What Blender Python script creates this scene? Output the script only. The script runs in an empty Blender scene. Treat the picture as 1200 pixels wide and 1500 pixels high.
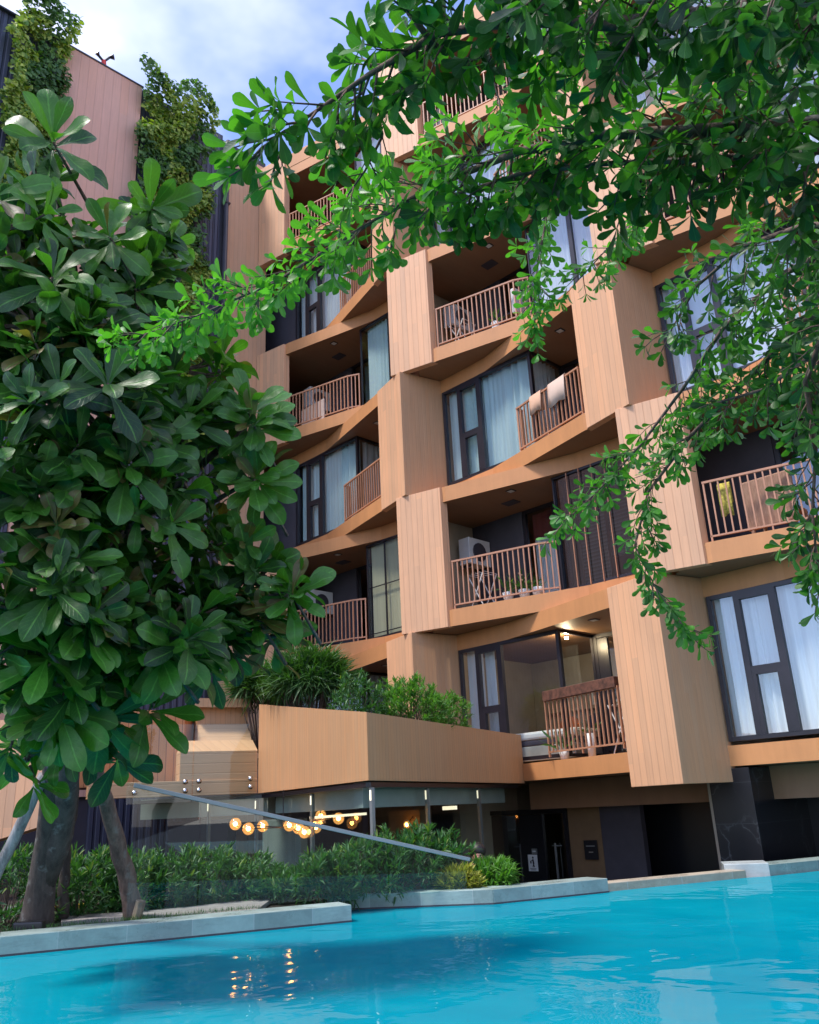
import bpy, bmesh, math, random
import numpy as np
from mathutils import Vector, Matrix
sc = bpy.context.scene
col = sc.collection
R = math.radians
random.seed(7); rng = np.random.default_rng(7)

# ---------------------------------------------------------------- camera, light, exposure
# world: X along the big facade (to the right), Y into the building, Z up, first floor level 0
CAMZ = 2.29; D0 = 13.72; FPX = 1254.2
_p, _r, _a = 0.3353029, -0.04772441, R(44.8)
def _cambasis():
    fw = Vector((0, math.cos(_p), math.sin(_p))); up = Vector((0, -math.sin(_p), math.cos(_p))); rt = Vector((1, 0, 0))
    c, s = math.cos(_r), math.sin(_r)
    r2, u2 = c*rt + s*up, -s*rt + c*up
    U = Vector((math.sin(_a), -math.cos(_a), 0)); I = Vector((math.cos(_a), math.sin(_a), 0))
    tr = lambda v: Vector((v.dot(U), v.dot(I), v.z))
    return tr(r2), tr(u2), tr(fw)
CR, CU, CF = _cambasis()
CAM = Vector((0, -D0, CAMZ))
cd = bpy.data.cameras.new('camera'); cam = bpy.data.objects.new('camera', cd); col.objects.link(cam)
cam.matrix_world = Matrix(((CR.x, CU.x, -CF.x, CAM.x), (CR.y, CU.y, -CF.y, CAM.y), (CR.z, CU.z, -CF.z, CAM.z), (0, 0, 0, 1)))
cd.sensor_fit = 'VERTICAL'; cd.sensor_height = 24; cd.lens = 24*FPX/1500; cd.clip_end = 2000; cd.clip_start = 0.05
sc.camera = cam

SUN = Vector((-0.30, -0.80, 1.55)).normalized()      # towards the sun
w = bpy.data.worlds.new('World'); sc.world = w; w.use_nodes = True
nt = w.node_tree; nt.nodes.clear()
def wn(t, **k):
    n = nt.nodes.new(t)
    for a, b in k.items(): setattr(n, a, b)
    return n
sky = wn('ShaderNodeTexSky', sky_type='NISHITA', sun_disc=False)
sky.sun_elevation = math.asin(SUN.z); sky.sun_rotation = math.atan2(SUN.x, SUN.y)
sky.air_density = 1.0; sky.dust_density = 0.6; sky.ozone_density = 3.0
tc = wn('ShaderNodeTexCoord'); mp = wn('ShaderNodeMapping'); mp.inputs['Scale'].default_value = (1.0, 1.0, 1.9)
mp.inputs['Location'].default_value = (0.35, 0.9, 0.2)
nz = wn('ShaderNodeTexNoise'); nz.inputs['Scale'].default_value = 1.7; nz.inputs['Detail'].default_value = 6; nz.inputs['Roughness'].default_value = 0.5
cr = wn('ShaderNodeValToRGB'); cr.color_ramp.elements[0].position = 0.46; cr.color_ramp.elements[1].position = 0.78
tint = wn('ShaderNodeMixRGB', blend_type='MULTIPLY'); tint.inputs[0].default_value = 1; tint.inputs[2].default_value = (1.12, 1.05, 1.20, 1)
mx = wn('ShaderNodeMixRGB'); mx.inputs[2].default_value = (8.5, 8.3, 8.7, 1)
bg = wn('ShaderNodeBackground'); bg.inputs[1].default_value = 0.15
ow = wn('ShaderNodeOutputWorld')
L = nt.links.new
L(tc.outputs['Generated'], mp.inputs[0]); L(mp.outputs[0], nz.inputs['Vector']); L(nz.outputs['Fac'], cr.inputs[0])
L(sky.outputs[0], tint.inputs[1]); L(tint.outputs[0], mx.inputs[1]); L(cr.outputs[0], mx.inputs[0]); L(mx.outputs[0], bg.inputs[0]); L(bg.outputs[0], ow.inputs[0])
ld = bpy.data.lights.new('sun', 'SUN'); ld.energy = 2.3; ld.angle = R(9); ld.color = (1, 0.93, 0.86)
lo = bpy.data.objects.new('sun', ld); col.objects.link(lo); lo.location = (0, 0, 40)
lo.rotation_euler = SUN.to_track_quat('Z', 'Y').to_euler()
sc.view_settings.view_transform = 'Standard'; sc.view_settings.look = 'None'; sc.view_settings.gamma = 1
sc.view_settings.exposure = 0.98
sc.render.engine = 'CYCLES'
sc.cycles.max_bounces = 8; sc.cycles.transparent_max_bounces = 16; sc.cycles.diffuse_bounces = 4
sc.cycles.caustics_reflective = False; sc.cycles.caustics_refractive = False

# ---------------------------------------------------------------- pixel (of the 1200x1500 photo) to point
def ray(x, y): return (CR*((x-600)/FPX) + CU*(-(y-750)/FPX) + CF)
def at_d(x, y, d):                      # at a distance d
    r = ray(x, y).normalized(); return CAM + r*d
def at_z(x, y, z):                      # on a horizontal plane
    r = ray(x, y); return CAM + r*((z-CAM.z)/r.z)
def at_v(x, y, v):                      # on a plane parallel to the facade, v metres in front of it
    r = ray(x, y); return CAM + r*((-v-CAM.y)/r.y)
def at_plane(x, y, p, n):
    r = ray(x, y); return CAM + r*((p-CAM).dot(n)/r.dot(n))
def at_u(x, y, u):
    r = ray(x, y); return CAM + r*((u-CAM.x)/r.x)
def P(u, v, z): return Vector((u, -v, z))

# ---------------------------------------------------------------- object helpers
ORI = {}
def tag(o, label=None, cat=None, group=None, kind=None):
    if label: o['label'] = label
    if cat: o['category'] = cat
    if group: o['group'] = group
    if kind: o['kind'] = kind
    return o
def thing(name, label, cat, loc=(0, 0, 0), group=None):
    o = bpy.data.objects.new(name, None); col.objects.link(o); o.location = loc; o.empty_display_size = 0.3
    ORI[o.name] = Vector(loc)
    return tag(o, label, cat, group)
def finish(name, me, mat, parent, origin):
    if mat is not None:
        for m in (mat if isinstance(mat, (list, tuple)) else [mat]): me.materials.append(m)
    o = bpy.data.objects.new(name, me); col.objects.link(o)
    if parent is not None: o.parent = parent; ORI[o.name] = ORI[parent.name]
    else: o.location = origin; ORI[o.name] = Vector(origin)
    return o
class MB:
    def __init__(s): s.v = []; s.f = []; s.m = []
    def quad(s, a, b, c, d, m=0):
        i = len(s.v); s.v += [Vector(a), Vector(b), Vector(c), Vector(d)]; s.f.append((i, i+1, i+2, i+3)); s.m.append(m)
    def poly(s, pts, m=0):
        i = len(s.v); s.v += [Vector(p) for p in pts]; s.f.append(tuple(range(i, i+len(pts)))); s.m.append(m)
    def box(s, lo, hi, m=0):
        x0, y0, z0 = lo; x1, y1, z1 = hi
        x0, x1 = min(x0, x1), max(x0, x1); y0, y1 = min(y0, y1), max(y0, y1); z0, z1 = min(z0, z1), max(z0, z1)
        s.prism([(x0, y0), (x1, y0), (x1, y1), (x0, y1)], z0, z1, m)
    def prism(s, pts, z0, z1, m=0):     # pts xy, any winding; z1 may be a list
        n = len(pts); A = sum(pts[i][0]*pts[(i+1) % n][1]-pts[(i+1) % n][0]*pts[i][1] for i in range(n))
        zt = list(z1) if isinstance(z1, (list, tuple)) else [z1]*n
        zb = list(z0) if isinstance(z0, (list, tuple)) else [z0]*n
        if A < 0: pts = pts[::-1]; zt = zt[::-1]; zb = zb[::-1]
        i = len(s.v)
        s.v += [Vector((p[0], p[1], zb[k])) for k, p in enumerate(pts)] + [Vector((p[0], p[1], zt[k])) for k, p in enumerate(pts)]
        s.f.append(tuple(range(i, i+n))[::-1]); s.f.append(tuple(range(i+n, i+2*n))); s.m += [m, m]
        for k in range(n):
            s.f.append((i+k, i+(k+1) % n, i+n+(k+1) % n, i+n+k)); s.m.append(m)
    def bar(s, a, b, w, h=None, m=0, up=(0, 0, 1)):
        a, b = Vector(a), Vector(b); h = h or w; d = (b-a).normalized(); up = Vector(up)
        if abs(d.dot(up)) > 0.98: up = Vector((1, 0, 0))
        x = d.cross(up).normalized()*(w/2); y = x.cross(d).normalized()*(h/2)
        i = len(s.v)
        for q in (a, b): s.v += [q-x-y, q+x-y, q+x+y, q-x+y]
        for f in ((0, 1, 2, 3), (7, 6, 5, 4), (0, 4, 5, 1), (1, 5, 6, 2), (2, 6, 7, 3), (3, 7, 4, 0)): s.f.append(tuple(i+k for k in f)); s.m.append(m)
    def tube(s, pts, rad, n=8, m=0, jit=0):
        pts = [Vector(p) for p in pts]; k = len(pts)
        rad = rad if isinstance(rad, (list, tuple)) else [rad]*k
        base = len(s.v); up = Vector((0.13, 0.21, 1)).normalized(); X = None
        for j in range(k):
            d = (pts[min(j+1, k-1)]-pts[max(j-1, 0)]).normalized()
            if X is None:
                X = d.cross(up if abs(d.dot(up)) < 0.95 else Vector((1, 0, 0))).normalized()
            else: X = (X-d*X.dot(d)).normalized()
            Y = d.cross(X)
            for q in range(n):
                t = 2*math.pi*q/n; r = rad[j]*(1+(random.uniform(-jit, jit) if jit else 0))
                s.v.append(pts[j]+X*(math.cos(t)*r)+Y*(math.sin(t)*r))
        for j in range(k-1):
            for q in range(n):
                a = base+j*n+q; b = base+j*n+(q+1) % n
                s.f.append((a, b, b+n, a+n)); s.m.append(m)
        s.f.append(tuple(base+q for q in range(n))[::-1]); s.f.append(tuple(base+(k-1)*n+q for q in range(n))); s.m += [m, m]
    def ball(s, c, r, n=10, m=0, sz=(1, 1, 1)):
        c = Vector(c); i = len(s.v); h = n//2+1
        for a in range(h+1):
            th = math.pi*a/h
            for b in range(n):
                ph = 2*math.pi*b/n; s.v.append(c+Vector((r*sz[0]*math.sin(th)*math.cos(ph), r*sz[1]*math.sin(th)*math.sin(ph), r*sz[2]*math.cos(th))))
        for a in range(h):
            for b in range(n):
                s.f.append((i+a*n+b, i+(a+1)*n+b, i+(a+1)*n+(b+1) % n, i+a*n+(b+1) % n)); s.m.append(m)
    def lathe(s, c, prof, n=14, m=0):
        c = Vector(c); i = len(s.v)
        for r, z in prof:
            for b in range(n):
                ph = 2*math.pi*b/n; s.v.append(c+Vector((r*math.cos(ph), r*math.sin(ph), z)))
        for a in range(len(prof)-1):
            for b in range(n):
                s.f.append((i+a*n+b, i+a*n+(b+1) % n, i+(a+1)*n+(b+1) % n, i+(a+1)*n+b)); s.m.append(m)
    def build(s, name, mat, parent=None, smooth=False, origin=None, bevel=0):
        if origin is None:
            origin = ORI[parent.name] if parent is not None else Vector((0, 0, 0))
        origin = Vector(origin)
        me = bpy.data.meshes.new(name)
        me.from_pydata([tuple(v-origin) for v in s.v], [], s.f)
        me.update()
        uv = me.uv_layers.new(name='UVMap'); dat = np.zeros(len(me.loops)*2)
        for pl in me.polygons:
            nn = pl.normal
            if abs(nn.z) > 0.75:
                for li in pl.loop_indices:
                    v = s.v[me.loops[li].vertex_index]; dat[2*li] = v.x; dat[2*li+1] = v.y
            else:
                t = Vector((-nn.y, nn.x, 0)).normalized()
                for li in pl.loop_indices:
                    v = s.v[me.loops[li].vertex_index]; dat[2*li] = v.dot(t); dat[2*li+1] = v.z
        uv.data.foreach_set('uv', dat)
        if isinstance(mat, (list, tuple)): me.polygons.foreach_set('material_index', s.m)
        if smooth: me.polygons.foreach_set('use_smooth', [True]*len(me.polygons))
        o = finish(name, me, mat, parent, origin)
        if bevel:
            b = o.modifiers.new('bevel', 'BEVEL'); b.width = bevel; b.segments = 2; b.limit_method = 'ANGLE'
        return o

# ---------------------------------------------------------------- materials
M = {}
class NT:
    def __init__(s, name):
        s.mat = bpy.data.materials.new(name); s.mat.use_nodes = True; s.t = s.mat.node_tree; s.b = s.t.nodes['Principled BSDF']; s.out = s.t.nodes['Material Output']; M[name] = s.mat
    def n(s, typ, ins=None, **k):
        q = s.t.nodes.new(typ)
        for a, b in k.items(): setattr(q, a, b)
        for a, b in (ins or {}).items():
            if hasattr(b, 'is_output') or isinstance(b, bpy.types.NodeSocket): s.t.links.new(b, q.inputs[a])
            else: q.inputs[a].default_value = b
        return q
    def l(s, a, b): s.t.links.new(a, b)
    def math(s, op, a, b=0.0, c=None):
        q = s.n('ShaderNodeMath', {0: a, 1: b}, operation=op)
        if c is not None: q.inputs[2].default_value = c
        return q.outputs[0]
    def ramp(s, fac, stops):
        q = s.n('ShaderNodeValToRGB', {0: fac}); e = q.color_ramp.elements
        while len(e) < len(stops): e.new(0.5)
        for i, (p, c) in enumerate(stops):
            e[i].position = p; e[i].color = (c, c, c, 1) if isinstance(c, (int, float)) else (*c, 1)
        return q.outputs[0]
    def mix(s, f, a, b, typ='MIX'):
        q = s.n('ShaderNodeMixRGB', {0: f}, blend_type=typ)
        for i, x in ((1, a), (2, b)):
            if isinstance(x, bpy.types.NodeSocket): s.l(x, q.inputs[i])
            else: q.inputs[i].default_value = (*x, 1)
        return q.outputs[0]
    def noise(s, vec, scale, detail=4, rough=0.5):
        return s.n('ShaderNodeTexNoise', {'Vector': vec, 'Scale': scale, 'Detail': detail, 'Roughness': rough}).outputs['Fac']
    def mapping(s, vec, scale=(1, 1, 1), loc=(0, 0, 0)):
        return s.n('ShaderNodeMapping', {0: vec, 'Scale': scale, 'Location': loc}).outputs[0]
    def bump(s, h, strength=0.3, dist=0.01):
        q = s.n('ShaderNodeBump', {'Height': h, 'Strength': strength, 'Distance': dist}); s.l(q.outputs[0], s.b.inputs['Normal']); return q
    def set(s, **k):
        for a, b in k.items():
            a = {'color': 'Base Color', 'rough': 'Roughness', 'metal': 'Metallic', 'ior': 'IOR', 'spec': 'Specular IOR Level', 'emis': 'Emission Color', 'emstr': 'Emission Strength', 'trans': 'Transmission Weight', 'coat': 'Coat Weight'}[a]
            if isinstance(b, bpy.types.NodeSocket): s.l(b, s.b.inputs[a])
            elif isinstance(b, tuple): s.b.inputs[a].default_value = (*b, 1)
            else: s.b.inputs[a].default_value = b
        return s

def plain(name, c, rough=0.6, metal=0.0, var=0.12, scale=3.0, bump=0.0, **k):
    t = NT(name); co = t.n('ShaderNodeTexCoord').outputs['Object']
    f = t.noise(co, scale, 6, 0.6)
    dark = tuple(x*(1-var*1.6) for x in c); lite = tuple(min(1, x*(1+var)) for x in c)
    t.set(color=t.mix(t.ramp(f, [(0.3, 0.0), (0.7, 1.0)]), dark, lite), rough=rough, metal=metal, **k)
    if bump: t.bump(t.noise(co, scale*12, 4), bump, 0.005)
    return t.mat
def wood(name, c, board=0.14, groove=0.35, grain=0.14, horizontal=False, rough=0.55, var=0.16):
    t = NT(name); uv = t.n('ShaderNodeTexCoord').outputs['UV']
    sx = t.n('ShaderNodeSeparateXYZ', {0: uv}); U_, V_ = sx.outputs[0], sx.outputs[1]
    if horizontal: U_, V_ = V_, U_
    q = t.math('DIVIDE', U_, board); fl = t.math('FLOOR', q); fr = t.math('SUBTRACT', q, fl)
    g = t.math('MINIMUM', fr, t.math('SUBTRACT', 1.0, fr)); gm = t.ramp(g, [(0.0, 1.0), (0.045, 0.55), (0.075, 0.0)])
    row = t.math('FLOOR', t.math('DIVIDE', t.math('ADD', V_, t.math('MULTIPLY', fl, 1.37)), 2.9))
    cv = t.n('ShaderNodeCombineXYZ', {0: fl, 1: row}); wn_ = t.n('ShaderNodeTexWhiteNoise', {'Vector': cv.outputs[0]}, noise_dimensions='3D').outputs['Value']
    gv = t.n('ShaderNodeCombineXYZ', {0: t.math('MULTIPLY', U_, 55.0), 1: t.math('MULTIPLY', V_, 1.6), 2: t.math('MULTIPLY', wn_, 30.0)})
    gr = t.noise(gv.outputs[0], 1.0, 6, 0.62)
    big = t.noise(t.n('ShaderNodeTexCoord').outputs['Object'], 0.55, 5, 0.6)
    wv = t.n('ShaderNodeCombineXYZ', {0: t.math('MULTIPLY', U_, 9.0), 1: t.math('MULTIPLY', V_, 0.55)})
    streak = t.noise(wv.outputs[0], 1.0, 5, 0.65)
    br = t.math('ADD', t.math('MULTIPLY', wn_, var), t.math('MULTIPLY', gr, grain*2)); br = t.math('ADD', br, t.math('MULTIPLY', big, 0.30))
    br = t.math('ADD', br, t.math('MULTIPLY', streak, 0.26))
    br = t.math('ADD', br, 1.0-var/2-grain-0.15-0.13)
    c1 = t.mix(wn_, tuple(c), (c[0]*0.96, c[1]*0.90, c[2]*0.84))
    cc = t.n('ShaderNodeVectorMath', {0: c1}, operation='SCALE'); t.l(br, cc.inputs['Scale'])
    t.set(color=t.mix(t.math('MULTIPLY', gm, groove+0.35), cc.outputs[0], (c[0]*0.28, c[1]*0.2, c[2]*0.16)), rough=rough)
    hb = t.math('SUBTRACT', t.math('MULTIPLY', gr, 0.12), gm); t.bump(hb, 0.6, 0.006)
    return t.mat
wood('cladding', (0.690, 0.392, 0.222), 0.14, groove=-0.08, grain=0.15, var=0.22)
wood('cladding_fine', (0.560, 0.322, 0.172), 0.10, groove=-0.27, grain=0.16, var=0.07)
wood('cladding_pale', (0.64, 0.39, 0.235), 0.145, groove=-0.15, var=0.10)
wood('cladding_pink', (0.74, 0.41, 0.30), 0.24, groove=-0.15, var=0.08)
wood('parapet_wood', (0.53, 0.300, 0.150), 0.09, groove=-0.05, var=0.10, grain=0.14)
wood('step_wood', (0.60, 0.36, 0.19), 0.16, groove=-0.2, horizontal=True, var=0.10)
wood('orange_boards', (0.55, 0.22, 0.08), 0.13, groove=0.45)
def stucco(name, c):
    t = NT(name); tc_ = t.n('ShaderNodeTexCoord'); co = tc_.outputs['Object']; uv = tc_.outputs['UV']
    a = t.noise(co, 0.8, 6, 0.65); st = t.noise(t.mapping(uv, (3.5, 0.35, 1)), 1.0, 6, 0.7)
    f = t.math('ADD', t.math('MULTIPLY', a, 0.5), t.math('MULTIPLY', st, 0.5))
    t.set(color=t.mix(t.ramp(f, [(0.33, 0.0), (0.66, 1.0)]), tuple(x*0.82 for x in c), tuple(x*1.10 for x in c)), rough=0.6)
    t.bump(t.noise(co, 60, 3), 0.12, 0.004); return t.mat
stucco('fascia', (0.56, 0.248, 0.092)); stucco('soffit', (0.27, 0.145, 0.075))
plain('room_wall', (0.42, 0.36, 0.27), 0.8, scale=1.2)
plain('dark_wall', (0.055, 0.050, 0.062), 0.7, var=0.1)
plain('frame', (0.018, 0.015, 0.020), 0.35, var=0.2)
plain('rail_paint', (0.47, 0.225, 0.125), 0.45, var=0.12)
plain('dark_timber', (0.13, 0.05, 0.028), 0.7, var=0.4, scale=14, bump=0.4)
plain('steel', (0.55, 0.56, 0.56), 0.22, 1.0, var=0.05)
plain('rail_steel', (0.30, 0.32, 0.32), 0.4, 0.6, var=0.05)
plain('white_plastic', (0.75, 0.76, 0.75), 0.4, var=0.05)
plain('white_cloth', (0.72, 0.70, 0.68), 0.9, var=0.05)
plain('beige_cloth', (0.62, 0.46, 0.36), 0.9, var=0.08)
plain('peach_cloth', (0.66, 0.40, 0.26), 0.9, var=0.08)
plain('yellow_cloth', (0.52, 0.44, 0.08), 0.9, var=0.4, scale=22)
plain('orange_cloth', (0.50, 0.12, 0.03), 0.9)
plain('navy_cloth', (0.02, 0.03, 0.06), 0.9)
plain('black_plastic', (0.012, 0.012, 0.015), 0.35)
plain('terracotta', (0.35, 0.14, 0.07), 0.8)
plain('red_paint', (0.60, 0.02, 0.01), 0.5)
plain('yellow_paint', (0.62, 0.36, 0.02), 0.6)
plain('grey_stone', (0.35, 0.35, 0.33), 0.8)
plain('soil', (0.035, 0.026, 0.018), 0.95, var=0.5, scale=18, bump=0.8)
plain('brown_wall', (0.19, 0.115, 0.055), 0.75, var=0.1)
plain('blue_grey', (0.42, 0.50, 0.47), 0.5, var=0.08)
plain('skin', (0.52, 0.27, 0.19), 0.55, var=0.05)
plain('hair', (0.012, 0.009, 0.008), 0.5, var=0.3, scale=30)
plain('dark_shirt', (0.03, 0.03, 0.04), 0.9)
plain('painting', (0.05, 0.05, 0.055), 0.6, var=0.9, scale=16)
plain('chartreuse', (0.25, 0.50, 0.22), 0.6)
# wicker: crossing waves
t = NT('wicker'); uv = t.n('ShaderNodeTexCoord').outputs['UV']
wv = t.n('ShaderNodeTexWave', {'Vector': uv, 'Scale': 22.0, 'Distortion': 1.5}).outputs['Fac']
t.set(color=t.mix(t.noise(t.mapping(uv, (60, 9, 1)), 1.0, 3), (0.22, 0.10, 0.055), (0.55, 0.34, 0.23)), rough=0.8); t.bump(wv, 0.6, 0.01)
# corrugated dark metal
t = NT('corrugated'); tc_ = t.n('ShaderNodeTexCoord'); uv = tc_.outputs['UV']
sx = t.n('ShaderNodeSeparateXYZ', {0: uv}); q = t.math('FRACT', t.math('DIVIDE', sx.outputs[0], 0.17))
rib = t.ramp(q, [(0.0, 0.0), (0.12, 1.0), (0.62, 1.0), (0.74, 0.0)])
t.set(color=t.mix(t.math('MULTIPLY', t.noise(tc_.outputs['Object'], 0.8, 5), rib), (0.045, 0.047, 0.075), (0.13, 0.135, 0.19)), rough=0.45, metal=0.2); t.bump(rib, 1.0, 0.03)
# glass: thin sheet, mirror share by angle
def glass(name, tint, base=0.06, rough=0.0):
    t = NT(name); t.t.nodes.remove(t.b)
    g = t.n('ShaderNodeNewGeometry'); d = t.n('ShaderNodeVectorMath', {0: g.outputs['Normal'], 1: g.outputs['Incoming']}, operation='DOT_PRODUCT').outputs['Value']
    k = t.math('POWER', t.math('SUBTRACT', 1.0, t.math('ABSOLUTE', d)), 5.0)
    f = t.math('ADD', t.math('MULTIPLY', k, 1-base), base)
    tr = t.n('ShaderNodeBsdfTransparent', {0: (*tint, 1)}); gl = t.n('ShaderNodeBsdfGlossy', {0: (0.95, 0.97, 1.0, 1), 'Roughness': rough})
    mx_ = t.n('ShaderNodeMixShader', {0: f, 1: tr.outputs[0], 2: gl.outputs[0]}); t.l(mx_.outputs[0], t.out.inputs[0]); return t.mat
glass('window_glass', (0.90, 0.96, 0.96), 0.14)
glass('dark_glass', (0.42, 0.46, 0.46), 0.12)
glass('lounge_glass', (0.80, 0.88, 0.86), 0.07)
glass('fence_glass', (0.86, 0.94, 0.92), 0.035)
glass('amber_glass', (0.95, 0.62, 0.28), 0.12)
_m = M['amber_glass'].node_tree; _e = _m.nodes.new('ShaderNodeEmission'); _e.inputs[0].default_value = (1, 0.5, 0.16, 1); _e.inputs[1].default_value = 0.28
_a = _m.nodes.new('ShaderNodeAddShader'); _o = _m.nodes['Material Output']; _s = _o.inputs[0].links[0].from_socket
_m.links.new(_s, _a.inputs[0]); _m.links.new(_e.outputs[0], _a.inputs[1]); _m.links.new(_a.outputs[0], _o.inputs[0])
# curtain
def curtain_mat(name, c):
    t = NT(name); uv = t.n('ShaderNodeTexCoord').outputs['UV']
    f = t.noise(t.mapping(uv, (16, 0.4, 1)), 1.0, 4, 0.6)
    t.set(color=t.mix(t.ramp(f, [(0.3, 0.0), (0.7, 1.0)]), tuple(x*0.78 for x in c), c), rough=0.9)
    tl = t.n('ShaderNodeBsdfTranslucent', {0: (*c, 1)}); m_ = t.n('ShaderNodeMixShader', {0: 0.3, 1: t.b.outputs[0], 2: tl.outputs[0]}); t.l(m_.outputs[0], t.out.inputs[0]); return t.mat
curtain_mat('curtain_teal', (0.72, 0.90, 0.92)); curtain_mat('curtain_white', (0.88, 0.92, 0.96)); curtain_mat('curtain_grey', (0.30, 0.31, 0.33))
curtain_mat('curtain_beige', (0.74, 0.68, 0.44)); curtain_mat('curtain_dark', (0.10, 0.09, 0.09)); curtain_mat('curtain_red', (0.25, 0.05, 0.05))
# louvre blind
t = NT('louvre'); uv = t.n('ShaderNodeTexCoord').outputs['UV']; sx = t.n('ShaderNodeSeparateXYZ', {0: uv}); q = t.math('FRACT', t.math('DIVIDE', sx.outputs[1], 0.075))
t.set(color=t.mix(t.ramp(q, [(0.0, 0.0), (0.3, 1.0), (0.9, 0.3)]), (0.012, 0.012, 0.015), (0.12, 0.125, 0.13)), rough=0.5); t.bump(q, 0.7, 0.02)
# emission
def emit(name, c, s):
    t = NT(name); t.set(color=c, emis=c, emstr=s); return t.mat
emit('bulb', (1.0, 0.60, 0.26), 22.0); emit('strip_and_glint', (1.0, 0.86, 0.62), 0.7); emit('spot_light', (1.0, 0.78, 0.5), 160.0)
plain('lamp_face', (0.70, 0.70, 0.68), 0.5)
# black marble
t = NT('black_marble'); tc_ = t.n('ShaderNodeTexCoord'); co = tc_.outputs['Object']; uv = tc_.outputs['UV']
vn = t.n('ShaderNodeTexVoronoi', {'Vector': t.mapping(t.n('ShaderNodeVectorMath', {0: co, 1: t.n('ShaderNodeTexNoise', {'Vector': co, 'Scale': 2.0, 'Detail': 4.0}).outputs['Color']}, operation='ADD').outputs[0], (1.3, 1.3, 0.8)), 'Scale': 1.1}, feature='DISTANCE_TO_EDGE').outputs['Distance']
vein = t.ramp(vn, [(0.0, 1.0), (0.018, 0.15), (0.05, 0.0)])
vein = t.math('MULTIPLY', vein, t.ramp(t.noise(co, 1.3, 2), [(0.45, 0.0), (0.62, 1.0)]))
sx = t.n('ShaderNodeSeparateXYZ', {0: uv}); j1 = t.math('FRACT', t.math('DIVIDE', sx.outputs[1], 0.62)); jm = t.ramp(t.math('MINIMUM', j1, t.math('SUBTRACT', 1.0, j1)), [(0.0, 1.0), (0.012, 0.0)])
t.set(color=t.mix(t.math('MAXIMUM', t.math('MULTIPLY', vein, 0.55), t.math('MULTIPLY', jm, 0.28)), (0.008, 0.008, 0.011), (0.13, 0.14, 0.15)), rough=0.3)
# coping stone
def stone(name, c, joint=0.62, rough=0.5):
    t = NT(name); tc_ = t.n('ShaderNodeTexCoord'); co = tc_.outputs['Object']; uv = tc_.outputs['UV']
    sx = t.n('ShaderNodeSeparateXYZ', {0: uv}); q_ = t.math('DIVIDE', sx.outputs[0], joint); q = t.math('FRACT', q_)
    jm = t.ramp(t.math('MINIMUM', q, t.math('SUBTRACT', 1.0, q)), [(0.0, 1.0), (0.009, 0.0)])
    wv_ = t.n('ShaderNodeTexWhiteNoise', {'W': t.math('FLOOR', q_)}, noise_dimensions='1D').outputs['Value']
    f = t.math('ADD', t.math('MULTIPLY', t.noise(co, 5, 8, 0.7), 0.7), t.math('MULTIPLY', wv_, 0.3))
    c_ = t.mix(t.ramp(f, [(0.28, 0.0), (0.75, 1.0)]), tuple(x*0.66 for x in c), tuple(x*1.14 for x in c))
    c_ = t.mix(t.ramp(t.noise(t.mapping(uv, (1.2, 6, 1)), 1.0, 7, 0.75), [(0.52, 0.0), (0.72, 0.55)]), c_, tuple(x*0.42 for x in c))
    t.set(color=t.mix(t.math('MULTIPLY', jm, 0.6), c_, (0.5, 0.52, 0.5)), rough=t.ramp(t.noise(co, 2.2, 5, 0.7), [(0.4, 0.25), (0.6, 0.75)])); t.bump(t.noise(co, 40, 4), 0.2, 0.004); return t.mat
stone('coping_stone', (0.30, 0.395, 0.365)); stone('beige_stone', (0.42, 0.37, 0.28), 0.9); stone('light_stone', (0.42, 0.47, 0.46), 0.9); plain('path_stone', (0.27, 0.25, 0.23), 0.8, scale=6, bump=0.3)
# water
t = NT('water'); co = t.n('ShaderNodeTexCoord').outputs['Object']
h = t.n('ShaderNodeTexNoise', {'Vector': t.mapping(co, (0.7, 0.7, 1)), 'Scale': 1.0, 'Detail': 3.0, 'Roughness': 0.45, 'Distortion': 0.6}).outputs['Fac']
h2 = t.noise(t.mapping(co, (3.0, 3.0, 1)), 1.0, 3, 0.5)
hh = t.math('ADD', t.math('MULTIPLY', h, 1.0), t.math('MULTIPLY', h2, 0.10))
t.t.nodes.remove(t.b); bp = t.n('ShaderNodeBump', {'Height': hh, 'Strength': 0.6, 'Distance': 0.06})
g_ = t.n('ShaderNodeNewGeometry'); d_ = t.n('ShaderNodeVectorMath', {0: bp.outputs[0], 1: g_.outputs['Incoming']}, operation='DOT_PRODUCT').outputs['Value']
k_ = t.math('POWER', t.math('SUBTRACT', 1.0, t.math('MAXIMUM', t.math('ABSOLUTE', d_), 0.0)), 5.0)
f_ = t.math('ADD', t.math('MULTIPLY', k_, 0.38), 0.025)
cv = t.noise(t.mapping(co, (0.16, 0.16, 1), (3, 1, 0)), 1.0, 4, 0.5); cv2 = t.noise(t.mapping(co, (1.1, 1.1, 1)), 1.0, 5, 0.6)
wc = t.mix(t.ramp(t.math('ADD', t.math('MULTIPLY', cv, 0.6), t.math('MULTIPLY', cv2, 0.4)), [(0.38, 0.0), (0.62, 1.0)]), (0.0, 0.205, 0.285), (0.002, 0.275, 0.345))
tr_ = t.n('ShaderNodeBsdfDiffuse', {0: wc, 'Normal': bp.outputs[0]}); gl_ = t.n('ShaderNodeBsdfGlossy', {0: (0.92, 0.98, 1.0, 1), 'Roughness': 0.02, 'Normal': bp.outputs[0]})
mx_ = t.n('ShaderNodeMixShader', {0: f_, 1: tr_.outputs[0], 2: gl_.outputs[0]}); t.l(mx_.outputs[0], t.out.inputs[0])
t = NT('pool_paint'); co = t.n('ShaderNodeTexCoord').outputs['Object']
cv = t.noise(t.mapping(co, (0.2, 0.2, 1), (3, 1, 0)), 1.0, 4, 0.5)
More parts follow.
